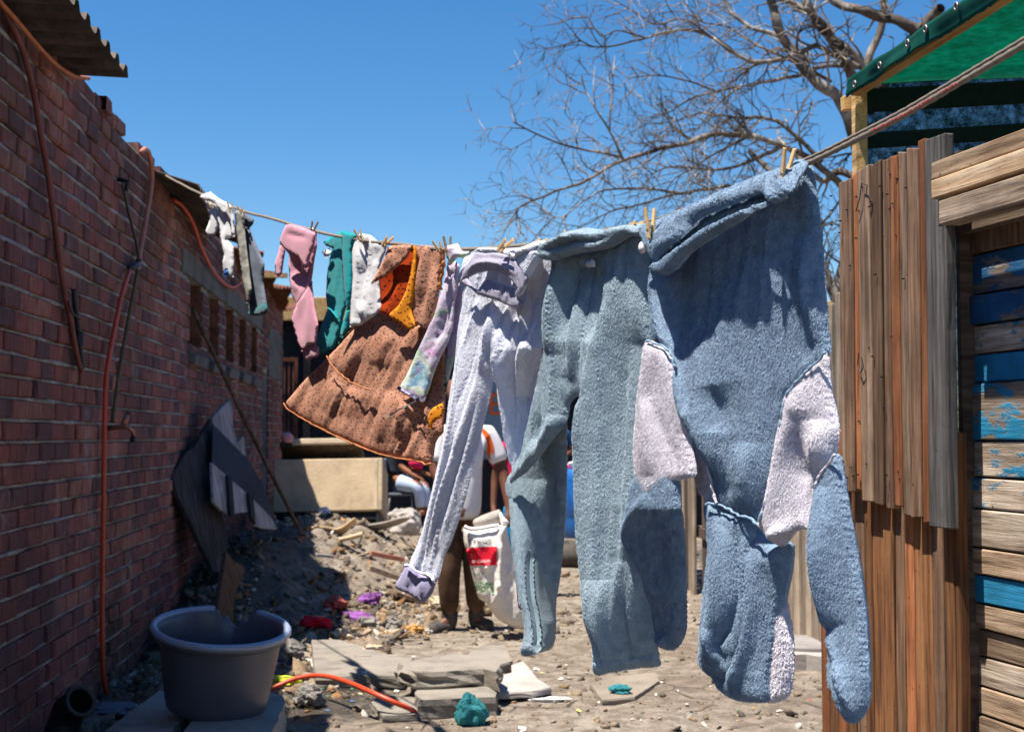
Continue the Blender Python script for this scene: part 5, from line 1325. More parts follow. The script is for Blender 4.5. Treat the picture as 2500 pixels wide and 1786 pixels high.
# flat scraps of board and card tumbled through the heap
q = scatter(800, 'g 660,1290 780,1275 1000,1275 1030,1370 1000,1440 1070,1500 960,1550 740,1555 600,1560 470,1520 460,1400 560,1340'); p = gp(q); p = p[p[:,1] < 14]
SP = np.array([(.30,.20,.12),(.40,.31,.2),(.12,.09,.075),(.05,.045,.045),(.22,.19,.17),(.46,.38,.28),(.55,.52,.48),(.08,.09,.12)])
V, T, Cc = [], [], []
for c in p:
    L, W, H = min(.3, .05*math.exp(random.gauss(0,.6))), random.uniform(.012,.06), random.uniform(.004,.012)
    R_ = (Matrix.Rotation(random.uniform(0,6.28), 3, 'Z') @ Matrix.Rotation(random.gauss(0,.45), 3, 'X') @ Matrix.Rotation(random.gauss(0,.35), 3, 'Y'))
    n0 = len(V); V += [np.array(R_ @ Vector(v))+c+np.array([0,0,.015]) for v in boxv(-L/2,L/2,-W/2,W/2*random.uniform(.5,1.2),-H/2,H/2)]
    for f in BOXF: T += [(n0+f[0],n0+f[1],n0+f[2]), (n0+f[0],n0+f[2],n0+f[3])]
    Cc += [SP[random.randrange(len(SP))]]*8
tag(fast_tris('scraps', V, T, M['rubble'], None, False, np.array(Cc)), kind='stuff')

def crumple(name, label, cat, px, w, h, mat, zoff=0, seed=0, group=None, squash=1.0, rot=0):
    """a crumpled film or rag: a dented closed lump."""
    bm = bmesh.new(); bmesh.ops.create_icosphere(bm, subdivisions=4, radius=1)
    c = gp(P(px))[0]; co = np.array([v.co[:] for v in bm.verts])
    az = np.arctan2(co[:,1], co[:,0])
    r = 1+.45*fbm(co[:,0]*1.3+seed, co[:,1]*1.3+co[:,2]*1.7, 2, seed)-.40*np.abs(vn(az*1.5+seed, co[:,2]*1.2, seed+4))-.12*np.abs(vn(co[:,0]*4+co[:,2]*3, co[:,1]*4+seed, seed+8))
    P3 = co*r[:,None]*np.array([w/2, w/2*squash, h/2]); P3[:,2] = np.maximum(P3[:,2]+h*.35, 0)
    cr, sr = math.cos(rot), math.sin(rot)
    P3 = np.c_[P3[:,0]*cr-P3[:,1]*sr, P3[:,0]*sr+P3[:,1]*cr, P3[:,2]]
    fs = [[v.index for v in f.verts] for f in bm.faces]; bm.free()
    t = thing(name, label, cat, c, group)
    mesh_obj('sheet', P3+c+np.array([0,0,zoff]), fs, mat, t, False, co[:,:2]*.3)
    return t
LG = 'litter lying on the ground'
crumple('plastic_bag', 'crumpled teal plastic bag sitting in front of the step block', 'bag', 'g 1148,1768', .16, .18, M['tealbag'], 0, 3, LG, .7)
crumple('plastic_scrap', 'flat teal plastic scrap on bare dirt under the fleece trousers', 'plastic scrap', 'g 1518,1702', .13, .05, M['tealbag'], .02, 5, LG, .8)
crumple('paper_scrap', 'white paper scrap on the dirt beside the pale board', 'paper', 'g 1345,1712', .20, .03, M['whiteprint'], 0, 7, LG, .35)
crumple('plastic_wad', 'white plastic wad at the foot of the plank shed', 'plastic wad', 'g 2052,1775', .13, .07, M['whiteprint'], 0, 9, LG)
crumple('paper_cup', 'squashed white cup under the arch of the orange hose', 'cup', 'g 887,1668', .05, .09, M['whiteprint'], 0, 11, LG)
crumple('paper_scrap', 'small white paper below the flat slab edge', 'paper', 'g 945,1655', .07, .03, M['whiteprint'], 0, 12, LG, .5)
crumple('purple_rag', 'twisted purple rag trailing down the rubble heap', 'rag', 'g 880,1455', .42, .09, M['purple'], .02, 14, LG, .3, -.9)
crumple('purple_rag', 'second bunch of purple cloth at the foot of the heap', 'rag', 'g 905,1482', .22, .11, M['purple'], .02, 15, LG, .6)
crumple('red_wrapper', 'shiny red snack wrapper at the shadow edge of the heap', 'wrapper', 'g 772,1500', .26, .10, M['redprint'], .02, 17, LG, .5)
crumple('red_rag', 'dusty pinkish red rag in the middle of the heap', 'rag', 'g 820,1495', .16, .12, simple('dusty_red', (.34,.09,.075), .9), .02, 19, LG)
crumple('yellow_wrapper', 'yellow green wrapper in the shade of the heap', 'wrapper', 'g 690,1470', .22, .07, simple('yellow_film', (.45,.50,.03), .5), .02, 21, LG, .4)
crumple('white_bag', 'bright white bag scrap on top of the heap', 'bag', 'g 790,1352', .13, .10, M['whiteprint'], .03, 23, LG)
crumple('blue_white_bag', 'pale blue crumpled bag behind the tub rim', 'bag', 'g 590,1475', .17, .26, simple('pale_blue_film', (.42,.55,.62), .6, .4, 30), .02, 25, LG, .6, .5)
crumple('red_bag', 'dark red bag in shade behind the tub', 'bag', 'g 430,1520', .30, .16, simple('dark_red_film', (.22,.02,.03), .6), .05, 26, LG)
crumple('grey_cloth', 'dull grey cloth at the wall foot near the drain', 'cloth', 'g 255,1745', .32, .07, M['chairgrey'], .0, 27, LG)
crumple('dusty_ball', 'dusty brown ball at the foot of the heap', 'ball', 'g 962,1535', .12, .12, M['darkcon'], .0, 0, LG)
crumple('orange_peel', 'orange brown rag near the boot', 'rag', 'g 1010,1545', .13, .07, simple('ochre', (.42,.22,.07), .9), .0, 29, LG)
crumple('dirt_clod', 'dirt clod resting on the large flat slab', 'clod', 'g 910,1615', .12, .04, M['stonew'], .07, 31, LG, .5)
crumple('dirt_clod', 'dark dirt clod under the orange hose arch', 'clod', 'g 765,1720', .12, .10, M['darkcon'], .0, 33, LG)
STG = 'larger stones in the rubble heap'
for i, (px, w, lab) in enumerate((('g 835,1448', .17, 'round tan stone beside the purple rag'), ('g 755,1420', .16, 'grey stone at the lit edge of the heap'), ('g 725,1352', .13, 'ochre stone high on the heap'),
                                  ('g 1085,1500', .26, 'pale flat stone by the toe of the boot'), ('g 690,1500', .24, 'brown block in the shaded side of the heap'), ('g 1190,1500', .25, 'pale paving piece behind the boots'), ('g 900,1540', .14, 'dark stone lowest on the heap'))):
    crumple('stone', lab, 'stone', px, w, w*.7, M['stonew'] if i in (0,2,3,5) else M['darkcon'], .01, 40+i, STG, .8)
def lath(name, label, cat, a, b, w, th, mat, za=.03, zb=.03, group=None, part='board'):
    pa_, pb_ = P(a), P(b); md = gp((pa_+pb_)/2)[0]
    a = at_y(pa_, md[1]-.03)[0]+np.array([0,0,za*.4]); b = at_y(pb_, md[1]+.03)[0]+np.array([0,0,zb*.4])
    t = thing(name, label, cat, (a+b)/2, group)
    bar(a, b, w, th, mat, part, t); return t
DG = 'scrap boards on the rubble'
lath('wood_stick', 'short brown stick pointing out of the heap toward the flat slab', 'stick', 'g 858,1572', 'g 905,1545', .05, .02, M['board_tan'], .03, .05, DG)
lath('wood_stick', 'pinkish bark stick on top of the heap', 'stick', 'g 905,1360', 'g 985,1372', .04, .035, M['hose_mauve'], .08, .05, DG)
lath('scrap_plank', 'burnt plank with a lit edge lying across the heap', 'plank', 'g 800,1372', 'g 895,1330', .14, .05, M['plank_d'], .09, .09, DG)
lath('scrap_plank', 'pale splintered plank half buried right of the purple rag', 'plank', 'g 900,1398', 'g 980,1418', .06, .03, M['board_tan'], .08, .03, DG)
lath('scrap_plank', 'flat grey plank under the lilac cuff', 'plank', 'g 960,1450', 'g 1045,1478', .22, .03, M['wood_grey'], .04, .03, DG)
lath('scrap_plank', 'white broken lath high on the heap', 'lath', 'g 770,1362', 'g 812,1366', .035, .02, M['greysheet'], .05, .05, DG)
lath('scrap_plank', 'second white lath end next to the bag scrap', 'lath', 'g 806,1368', 'g 835,1380', .05, .02, M['whiteprint'], .05, .04, DG)
def sheetpx(name, label, cat, outline, y, mat, tilt=0., th=.012, group=None, part='sheet', bend=0.):
    """flat scrap sheet lying on the heap: outline from the photo on a gently tilted plane."""
    px = P(outline); c = at_y([px.mean(0)], y)[0]
    n = np.array([0, -math.sin(tilt), math.cos(tilt)])
    p = on_plane(crom(px, 6, True), c, n)
    pts = [Vector(((q-c)[0], ((q-c)@np.array([0, math.cos(tilt), math.sin(tilt)])))) for q in p]
    r = delaunay_2d_cdt(pts, [], [list(range(len(pts)))], 1, 1e-7)
    ex, ey = np.array([1.,0,0]), np.array([0, math.cos(tilt), math.sin(tilt)])
    V = [c+ex*q[0]+ey*q[1]+n*(bend*q[0]*q[0]) for q in r[0]]
    t = thing(name, label, cat, c, group)
    o = mesh_obj(part, V, r[2], mat, t)
    s = o.modifiers.new('thickness', 'SOLIDIFY'); s.thickness = th; s.offset = 0
    return t
sheetpx('cardboard', 'curled tan cardboard sheet on the heap below the chest freezer', 'cardboard', 'f 450,1225 540,1200 600,1180 580,1140 620,1095 760,1090 870,1115 960,1090 1090,1000 1115,1040 1040,1110 960,1180 800,1230 620,1290 520,1260', 12.0, M['card'], -.55, .012, DG, bend=.12)
sheetpx('scrap_sheet', 'pointed grey sheet lying right of the curled cardboard', 'sheet', 'f 1085,1075 1250,1065 1420,1040 1640,985 1720,995 1600,1060 1400,1120 1280,1150 1130,1140', 12.4, M['greysheet'], -.35, .012, DG)
sheetpx('scrap_sheet', 'cream strip of board in front of the chest freezer', 'sheet', 'f 565,1030 700,1025 890,1045 870,1075 700,1080 580,1085', 12.7, M['stonew'], -.5, .03, DG)
sheetpx('scrap_sheet', 'thin pale strip below the pointed grey sheet', 'sheet', 'f 920,1225 1060,1190 1180,1160 1170,1195 1040,1230 930,1250', 11.7, M['stonew'], -.5, .02, DG)
crumple('dark_lump', 'wide dark lump standing in for shadow under the scrap sheets', 'bag', 'f 1000,1440', .8, .16, M['dark'], .02, 66, DG, .4)  # dark shape added in place of the shadow among the planks
lath('scrap_plank', 'charred plank end under the pointed grey sheet', 'plank', 'f 1080,1290', 'f 1400,1200', .10, .04, M['plank_d'], .08, .1, DG)
lath('scrap_plank', 'dark plank lying between the heap and the brown boots', 'plank', 'f 1150,1500', 'f 1640,1420', .12, .04, M['plank_d'], .06, .06, DG)
lath('scrap_plank', 'bluish painted lath in the scrap pile', 'lath', 'f 1060,1260', 'f 1330,1250', .07, .03, M['navy'], .1, .1, DG)
crumple('grey_sack', 'greyish plastic sack slumped by the scrap sheets', 'sack', 'f 1640,1330', .45, .34, M['greysheet'], .12, 61, DG)
lath('scrap_plank', 'dark post stub leaning in the scrap pile', 'post', 'f 1500,1280', 'f 1430,1120', .06, .06, M['plank_d'], .02, .02, DG)

# boards leaning on the wall
A0 = np.array([-1.43, 8.75, 0]); A1 = np.array([-.98, 10.7, 0]); ad = (A1-A0)/np.linalg.norm(A1-A0); an = np.array([ad[1], -ad[0], 0.])
an = an if an[1] < 0 or an[0] > 0 else -an
an = an+np.array([0,0,.22]); an /= np.linalg.norm(an)
def lean_board(name, label, cat, outline, off, mat, th=.02, part='board'):
    px = crom(P(outline), 10, True) if part == 'cloth' else P(outline)
    c = A0+np.array([0,0,.5])+an*off
    p = on_plane(px, c, an)
    u = np.array([ad[0], ad[1], 0.]); w = np.cross(an, u); w = w if w[2] > 0 else -w
    q2 = [Vector(((q-c)@u, (q-c)@w)) for q in p]
    r = delaunay_2d_cdt(q2, [], [list(range(len(q2)))], 1, 1e-7)
    V = [c+u*q[0]+w*q[1] for q in r[0]]
    t = thing(name, label, cat, np.mean(V, 0), 'boards leaning on the brick wall')
    o = mesh_obj(part, V, r[2], mat, t)
    s = o.modifiers.new('thickness', 'SOLIDIFY'); s.thickness = th; s.offset = -1
    b = o.modifiers.new('bevel', 'BEVEL'); b.width = .003
    return t
lean_board('leaning_board', 'black sooty board leaning lowest on the brick wall', 'board', 'b 72,770 205,545 262,518 420,255 428,640 412,990 510,1090 570,1330 520,1610 440,1610 135,955', .0, M['soot_wood'], .03)
lean_board('leaning_board', 'pale splintered plank end rising above the leaning sheets', 'plank', 'b 430,245 510,160 598,75 612,200 608,330 640,440 690,572 600,500 520,390 440,320', .015, M['mottled'], .03)
lean_board('leaning_board', 'pale split stake behind the navy sheet', 'stake', 'b 650,468 700,408 712,480 722,585 690,570', .02, M['mottled'], .03)
lean_board('leaning_sheet', 'dark navy sheet leaning across the boards', 'sheet', 'b 436,305 745,618 880,850 1015,1225 920,1212 735,955 425,650', .05, M['navy'], .012)
t = lean_board('battened_screen', 'mottled grey panel with two dark battens leaning in the shade', 'panel', 'b 425,640 490,700 560,760 650,840 730,912 830,1005 930,1105 980,1180 1000,1235 880,1225 800,1200 750,1080 660,1085 580,1112 500,1050 440,990', .085, M['mottled'], .02)
for l in ('b 555,755 590,765 612,1110 575,1110', 'b 738,915 775,930 800,1190 760,1130'):
    c = A0+np.array([0,0,.5])+an*.10; p = on_plane(P(l), c, an)
    o = mesh_obj('batten', p, [(0,1,2,3)], M['dark'], t); s = o.modifiers.new('thickness', 'SOLIDIFY'); s.thickness = .02; s.offset = 0
lean_board('leaning_board', 'upright brown board standing behind the tub', 'board', 'g 553,1345 562,1358 578,1372 592,1378 600,1390 582,1425 572,1470 570,1535 528,1535 532,1480 542,1420', .35, M['wood_brown'], .03)
lath('dark_beam', 'dark blue grey beam end lying on the shaded rubble', 'beam', 'b 590,1440', 'b 965,1310', .09, .05, M['navy'], .12, .12, DG)
for i, (px, w, lb) in enumerate((('b 640,1180', .5, 'heap of black plastic at the foot of the mottled panel'), ('b 560,1330', .45, 'black bag low against the sooty board'), ('b 800,1260', .4, 'dark rag bundle beside the beam end'))):
    crumple('dark_lump', lb, 'bag', px, w, w*.55, M['navy'] if i % 2 else M['dark'], .05, 71+i, LG)
crumple('magenta_scrap', 'tiny magenta scrap among the black bags', 'scrap', 'b 690,1375', .10, .06, simple('magenta_film', (.35,.05,.30), .6), .15, 80, LG)
# ------------------------------------------------------------------ chest freezer on the heap
fy = 13.1
fa, fb = at_y(P('f 190,910'), fy)[0], at_y(P('f 1410,290'), fy)[0]
fz = thing('chest_freezer', 'stained cream chest freezer with raised lid, half in shade', 'freezer', ((fa[0]+fb[0])/2, fy+.3, fa[2]))
fr = .16
def frx(x, y): # turned slightly towards the sunny side
    c, s = math.cos(-.07), math.sin(-.07); dx, dy = x-fb[0], y-fy
    return fb[0]+dx*c-dy*s, fy+dx*s+dy*c
def tilt(x, y, z): # tipped back on the heap
    c, s = math.cos(.26), math.sin(.26); dy, dz = y-fy, z-fa[2]
    return x, fy+dy*c+dz*s, fa[2]-dy*s+dz*c
def fbox(name, x0, x1, y0, y1, z0, z1, mat, bev=.012):
    v = [tilt(*frx(a, b), c) for a, b, c in boxv(x0, x1, y0, y1, z0, z1)]
    o = mesh_obj(name, v, BOXF, mat, fz); b = o.modifiers.new('bevel', 'BEVEL'); b.width = bev; b.segments = 2; return o
fbox('cabinet', fa[0]-.03, fb[0], fy, fy+.62, fa[2], fb[2], M['freezer'])
fbox('corner_trim', fb[0]-.075, fb[0]-.045, fy-.006, fy+.01, fa[2]+.01, fb[2]-.01, M['stonew'], .003)
fbox('plinth', fa[0]+.0, fb[0]-.02, fy+.03, fy+.6, fa[2]-.08, fa[2]-.005, M['black'])
fbox('leg', fb[0]-.06, fb[0]-.02, fy+.01, fy+.05, fa[2]-.16, fa[2]-.002, M['black'])
fbox('leg', fa[0]+.05, fa[0]+.09, fy+.01, fy+.05, fa[2]-.16, fa[2]-.002, M['black'])
la, lb_ = at_y(P('f 190,250'), fy+.05)[0], at_y(P('f 1190,80'), fy+.45)[0]
o = mesh_obj('lid', [tilt(*frx(x, y), z) for x, y, z in ((fa[0],fy+.08,lb_[2]-.03),(fb[0]-.22,fy+.08,lb_[2]-.03),(fb[0]-.20,fy+.60,fb[2]+.07),(fa[0],fy+.60,fb[2]+.07),(fa[0],fy+.08,lb_[2]+.03),(fb[0]-.22,fy+.08,lb_[2]+.03),(fb[0]-.20,fy+.60,fb[2]+.13),(fa[0],fy+.60,fb[2]+.13))], BOXF, M['plank_d'], fz)
b = o.modifiers.new('bevel', 'BEVEL'); b.width = .02; b.segments = 2
fbox('lid_rim', fa[0]+.12, fb[0]-.22, fy+.06, fy+.10, lb_[2]-.015, lb_[2]+.045, M['stonew'])
kn = at_y(P('f 330,80'), fy-.1)[0]
t = thing('pink_lump', 'small pink lump resting on the raised freezer lid', 'lump', kn)
MB().tube([kn-np.array([.05,0,-.02]), kn, kn+np.array([.05,0,-.02])], [.03,.05,.03], 10).build('lump', simple('dusty_pink', (.62,.30,.30), .9), t, True)

# ------------------------------------------------------------------ people
def skinned(name, joints, edges, mat, parent, sub=2):
    """one continuous surface grown round a skeleton: joints = {name: (pos, radius or (rx,ry))}."""
    keys = list(joints); me = bpy.data.meshes.new(name)
    me.from_pydata([tuple(map(float, joints[k][0])) for k in keys], [(keys.index(a), keys.index(b)) for a, b in edges], [])
    o = bpy.data.objects.new(name, me); COL.objects.link(o)
    sk = o.modifiers.new('skin', 'SKIN'); sk.use_smooth_shade = True; sk.branch_smoothing = .4
    for i, k in enumerate(keys):
        r = joints[k][1]; me.skin_vertices[0].data[i].radius = (r, r) if np.isscalar(r) else r
        me.skin_vertices[0].data[i].use_root = (i == 0)
    ss = o.modifiers.new('subdivision', 'SUBSURF'); ss.levels = sub; ss.render_levels = sub
    me.materials.append(mat)
    if parent is not None: par(o, parent)
    return o
PY = 9.35
fL, fR = gp(P('g 1078,1538'))[0], gp(P('g 1165,1532'))[0]
X = lambda px: float(at_y(P(f'g {px},1300'), PY)[0][0]); Z = lambda py: float(at_y(P(f'g 1180,{py}'), PY)[0][2])
pw_ = thing('person', 'person in white shirt with orange stripes, brown trousers and boots, holding a woven sack', 'person', (X(1120), PY, 0))
v3 = lambda px, py, dy=0.: np.array(at_y(P(f'g {px},{py}'), PY+dy)[0])
hip = v3(1128, 1245); 
J = {'pelvis': (hip, .105), 'waist': (v3(1132,1190), .10), 'chest': (v3(1135,1110), (.13,.11)), 'neck0': (v3(1128,1035), .06), 'neck': (v3(1122,1010), .05), 'head0': (v3(1114,978,-.03), .085), 'head1': (v3(1110,945,-.03), .088), 'top': (v3(1112,925,-.01), .06),
     'nose': (v3(1106,968,-.12), .022), 'shR': (v3(1190,1052), .06), 'elR': (v3(1228,1150,-.02), .042), 'wrR': (v3(1243,1235,-.10), .030), 'haR': (v3(1246,1262,-.13), .034),
     'shL': (v3(1078,1052), .06), 'elL': (v3(1060,1150,-.06), .042), 'wrL': (v3(1105,1225,-.20), .030), 'haL': (v3(1122,1240,-.22), .034),
     'hL': (v3(1105,1262), .085), 'kL': (v3(1095,1410,-.05), .06), 'aL': (v3(1098,1512), .04), 'tL': (v3(1056,1536,-.06), .03),
     'hR': (v3(1155,1262), .085), 'kR': (v3(1160,1405,-.02), .06), 'aR': (v3(1163,1508,.03), .04), 'tR': (v3(1196,1528,-.03), .03)}
E0 = [('pelvis','waist'),('waist','chest'),('chest','neck0'),('neck0','neck'),('neck','head0'),('head0','head1'),('head1','top'),('head0','nose'),('chest','shR'),('shR','elR'),('elR','wrR'),('wrR','haR'),('chest','shL'),('shL','elL'),('elL','wrL'),('wrL','haL'),('pelvis','hL'),('hL','kL'),('kL','aL'),('aL','tL'),('pelvis','hR'),('hR','kR'),('kR','aR'),('aR','tR')]
for s, sx in (('R', 1), ('L', -1)):
    h = J['ha'+s][0]
    for i in range(4):
        a = h+np.array([(-.024+.016*i), -.012, -.035]); b = a+np.array([-.004, .006, -.03+.004*abs(i-1)])
        J[f'f{s}{i}'] = (a, .0105); J[f'g{s}{i}'] = (b, .009); E0 += [('ha'+s, f'f{s}{i}'), (f'f{s}{i}', f'g{s}{i}')]
    J['th'+s] = (h+np.array([-.035*sx, -.02, -.012]), .012); E0.append(('ha'+s, 'th'+s))
skinned('body', J, E0, M['skin'], pw_)
sh_j = {'c': (v3(1136,1115), (.165,.14)), 'w': (v3(1132,1180), (.155,.13)), 'h': (v3(1128,1235), (.165,.14)), 'e': (v3(1124,1272), (.165,.14)), 'n': (v3(1130,1052), (.10,.09)), 'n2': (v3(1126,1028), .065), 'r': (v3(1188,1052), .078), 'r2': (v3(1212,1108,-.01), .068), 'r3': (v3(1221,1132,-.015), .070), 'l': (v3(1080,1052), .078), 'l2': (v3(1068,1108,-.03), .068), 'l3': (v3(1062,1135,-.05), .07)}
shirt = skinned('shirt', sh_j, [('c','w'),('w','h'),('h','e'),('c','n'),('n','n2'),('n','r'),('r','r2'),('r2','r3'),('n','l'),('l','l2'),('l2','l3')], M['shirt'], pw_)
skinned('trousers', {'p': (v3(1128,1265), (.125,.105)), 'a': (v3(1104,1300), .10), 'b': (v3(1095,1400,-.04), .082), 'c': (v3(1098,1500,.0), .066), 'd': (v3(1156,1300), .10), 'e': (v3(1160,1400,-.02), .082), 'f': (v3(1163,1496,.03), .066)},
        [('p','a'),('a','b'),('b','c'),('p','d'),('d','e'),('e','f')], M['trouser'], pw_)
for s, (a, t) in {'L': ('aL','tL'), 'R': ('aR','tR')}.items():
    p0, p1 = J[a][0], J[t][0]
    skinned('boot', {'a': (p0+np.array([0,0,.09]), .062), 'b': (p0+np.array([0,.01,-.005]), .060), 'h': (p0+np.array([0,.01,-.04]), .052), 'm': (p0*.55+p1*.45+np.array([0,0,-.012]), (.050,.046)), 't': (p0*.05+p1*.95+np.array([0,0,.0]), (.048,.036)), 'e': (p1+(p1-p0)*.22*np.array([1,1,0]), (.036,.026))}, [('a','b'),('b','h'),('h','m'),('m','t'),('t','e')], M['boot'], pw_)
skinned('hair', {'a': (v3(1113,948,.0), .098), 'b': (v3(1114,930,.02), .075)}, [('a','b')], M['hair'], pw_)
dg = bpy.context.evaluated_depsgraph_get()
def surf(o):
    dg.update(); ev = o.evaluated_get(dg); me = ev.to_mesh(); mw = wmat(o)
    t = BVHTree.FromPolygons([mw @ v.co for v in me.vertices], [p.vertices[:] for p in me.polygons]); ev.to_mesh_clear(); return t
def strip_on(name, obj_, line, hw, mat, parent, lift=.004):
    bt = surf(obj_); q = crom(P(line), 4); V = []; tn = np.gradient(q, axis=0)
    for k, (a, d) in enumerate(zip(q, tn)):
        n = np.array([-d[1], d[0]])/(np.linalg.norm(d)+1e-9); w = hw*(.6+.4*math.sin(math.pi*min(1, (k+1)/len(q))))
        for s in (-1, 0, 1):
            dr_ = ray([a+n*w*s])[0]; hit = bt.ray_cast(Vector(CAM), Vector(dr_))[0]
            p = np.array(hit) if hit is not None else None
            V.append(p if p is not None else (V[-1] if V else at_y([a], PY)[0]))
            if p is not None: V[-1] = p-dr_/np.linalg.norm(dr_)*lift
    Fc = [(i*3+j, i*3+j+1, i*3+j+4, i*3+j+3) for i in range(len(q)-1) for j in (0, 1)]
    return mesh_obj(name, V, Fc, mat, parent, True)
strip_on('stripe', shirt, 'g 1172,1042 1186,1062 1194,1085 1192,1110 1194,1140 1202,1165 1208,1180', 4.5, M['stripe'], pw_)
strip_on('stripe', shirt, 'g 1176,1045 1190,1060 1200,1085 1203,1108', 4.5, M['stripe'], pw_)

# woven sack
def flat_bag(name, outline, y, T, mat, parent, s=5, folds=()):
    ol = crom(P(outline), s, True); pts, tri = fill(ol, s); d = dist_poly(pts, ol)[0]
    q = np.clip(d/34, 0, 1); h = T*np.sqrt(1-(1-q)**2)
    ds = .012*fbm(pts[:,0]/16, pts[:,1]/28, 3, 4)
    for line, amp, wd in folds: ds += amp*np.exp(-np.sqrt((dist_poly(pts, crom(P(line), 5), False)[0]/wd)**2+.1)+.3)
    b = at_y(pts, y); fr_ = b.copy(); fr_[:,1] -= h+ds; bk_ = b.copy(); bk_[:,1] += h*.8-ds
    e = d < 1e-3; idx = np.arange(len(pts)); nw = np.where(~e)[0]; idx[nw] = len(pts)+np.arange(len(nw))
    cr = np.cross(fr_[tri[:,1]]-fr_[tri[:,0]], fr_[tri[:,2]]-fr_[tri[:,0]]); fl = cr[:,1] > 0
    tf = tri.copy(); tf[fl] = tf[fl][:, [0,2,1]]
    return mesh_obj(name, np.concatenate([fr_, bk_[nw]]), np.concatenate([tf, idx[tf][:, [0,2,1]]]), mat, parent, True)
sk_ = thing('woven_sack', 'big white woven sack with red band and green HDPE print held by the person', 'sack', gp(P('g 1240,1535'))[0])
sack = flat_bag('bag', 'k 92,300 250,350 420,330 640,290 800,250 790,330 830,520 900,760 950,960 990,1200 g 1292,1450 1300,1500 1285,1532 1250,1530 1210,1505 1185,1470 k 330,1480 270,1290 230,1130 190,960 150,760 100,620 80,480', 9.02, .10, M['sack'], sk_, 5,
    [('k 670,330 690,600 660,950 650,1250', .035, 6), ('k 250,620 380,860 450,960', .02, 5), ('k 620,600 500,850 440,960', .018, 5), ('k 650,1250 560,1500 480,1590', .03, 6), ('k 760,500 780,900', -.02, 9)])
flat_bag('liner', 'k 240,200 400,110 660,20 700,60 720,200 680,270 500,310 300,320 250,300', 9.06, .05, M['greysheet'], sk_, 5)
flat_bag('ear', 'k 665,80 700,60 740,130 835,240 780,270 720,275 690,240', 9.00, .03, M['whiteprint'], sk_, 4)
v, f = tube_geo(crom(at_y(P('k 92,300 160,335 250,345 420,325 540,300 660,285'), 8.935), .01), .012, 8); mesh_obj('rolled_edge', v, f, M['whiteprint'], sk_, True)
bt = surf(sack)
def print_on(name, V, Fc, mat):
    out = []
    for p in V:
        dr_ = ray([p])[0]; hit = bt.ray_cast(Vector(CAM), Vector(dr_))[0]
        h_ = np.array(hit) if hit is not None else at_y([p], 8.95)[0]
        out.append(h_-dr_/np.linalg.norm(dr_)*.004)
    return mesh_obj(name, out, Fc, mat, sk_)
bl, br = P('k 115,650 190,945'), P('k 632,628 632,940')
g_ = [(bl[0]+(bl[1]-bl[0])*j/8)*(1-i/12)+(br[0]+(br[1]-br[0])*j/8)*(i/12) for j in range(9) for i in range(13)]
print_on('red_band', g_, [(j*13+i, j*13+i+1, j*13+i+14, j*13+i+13) for j in range(8) for i in range(12)], M['redprint'])
def word(name, body, x0, y0, x1, y1, x1b, y1b, mat, lift=0):
    """lettering: width from (x0,y0) to (x1,y1) along the baseline, height up by (x1b,y1b); sack crop units."""
    cu = bpy.data.curves.new(name, 'FONT'); cu.body = body; cu.size = 1.0
    o = bpy.data.objects.new(name, cu); COL.objects.link(o); d_ = bpy.context.evaluated_depsgraph_get()
    me = bpy.data.meshes.new_from_object(o.evaluated_get(d_)); bpy.data.objects.remove(o)
    bm = bmesh.new(); bm.from_mesh(me); bmesh.ops.triangulate(bm, faces=bm.faces); bm.to_mesh(me); bm.free()
    co = np.array([v.co[:2] for v in me.vertices]); lo_, hi_ = co.min(0), co.max(0); q = (co-lo_)/(hi_-lo_)
    a, b, u = P(f'k {x0},{y0}')[0], P(f'k {x1},{y1}')[0], P(f'k {x0+x1b},{y0+y1b}')[0]
    px = a+np.outer(q[:,0], b-a)+np.outer(q[:,1], u-a)
    ob = print_on(name, px, [p.vertices[:] for p in me.polygons], mat)
    for v in ob.data.vertices: v.co.y -= .003
    return ob
word('lettering', 'HDPE', 290, 1370, 590, 1400, -40, -165, M['greenprint'])
word('lettering', 'STRGS', 165, 590, 540, 590, -10, -72, M['blackprint'])
word('lettering', 'SP-CHEM', 215, 905, 515, 890, -6, -46, M['whiteprint'])
word('lettering', 'NET', 270, 1125, 420, 1130, -12, -60, M['blackprint'])

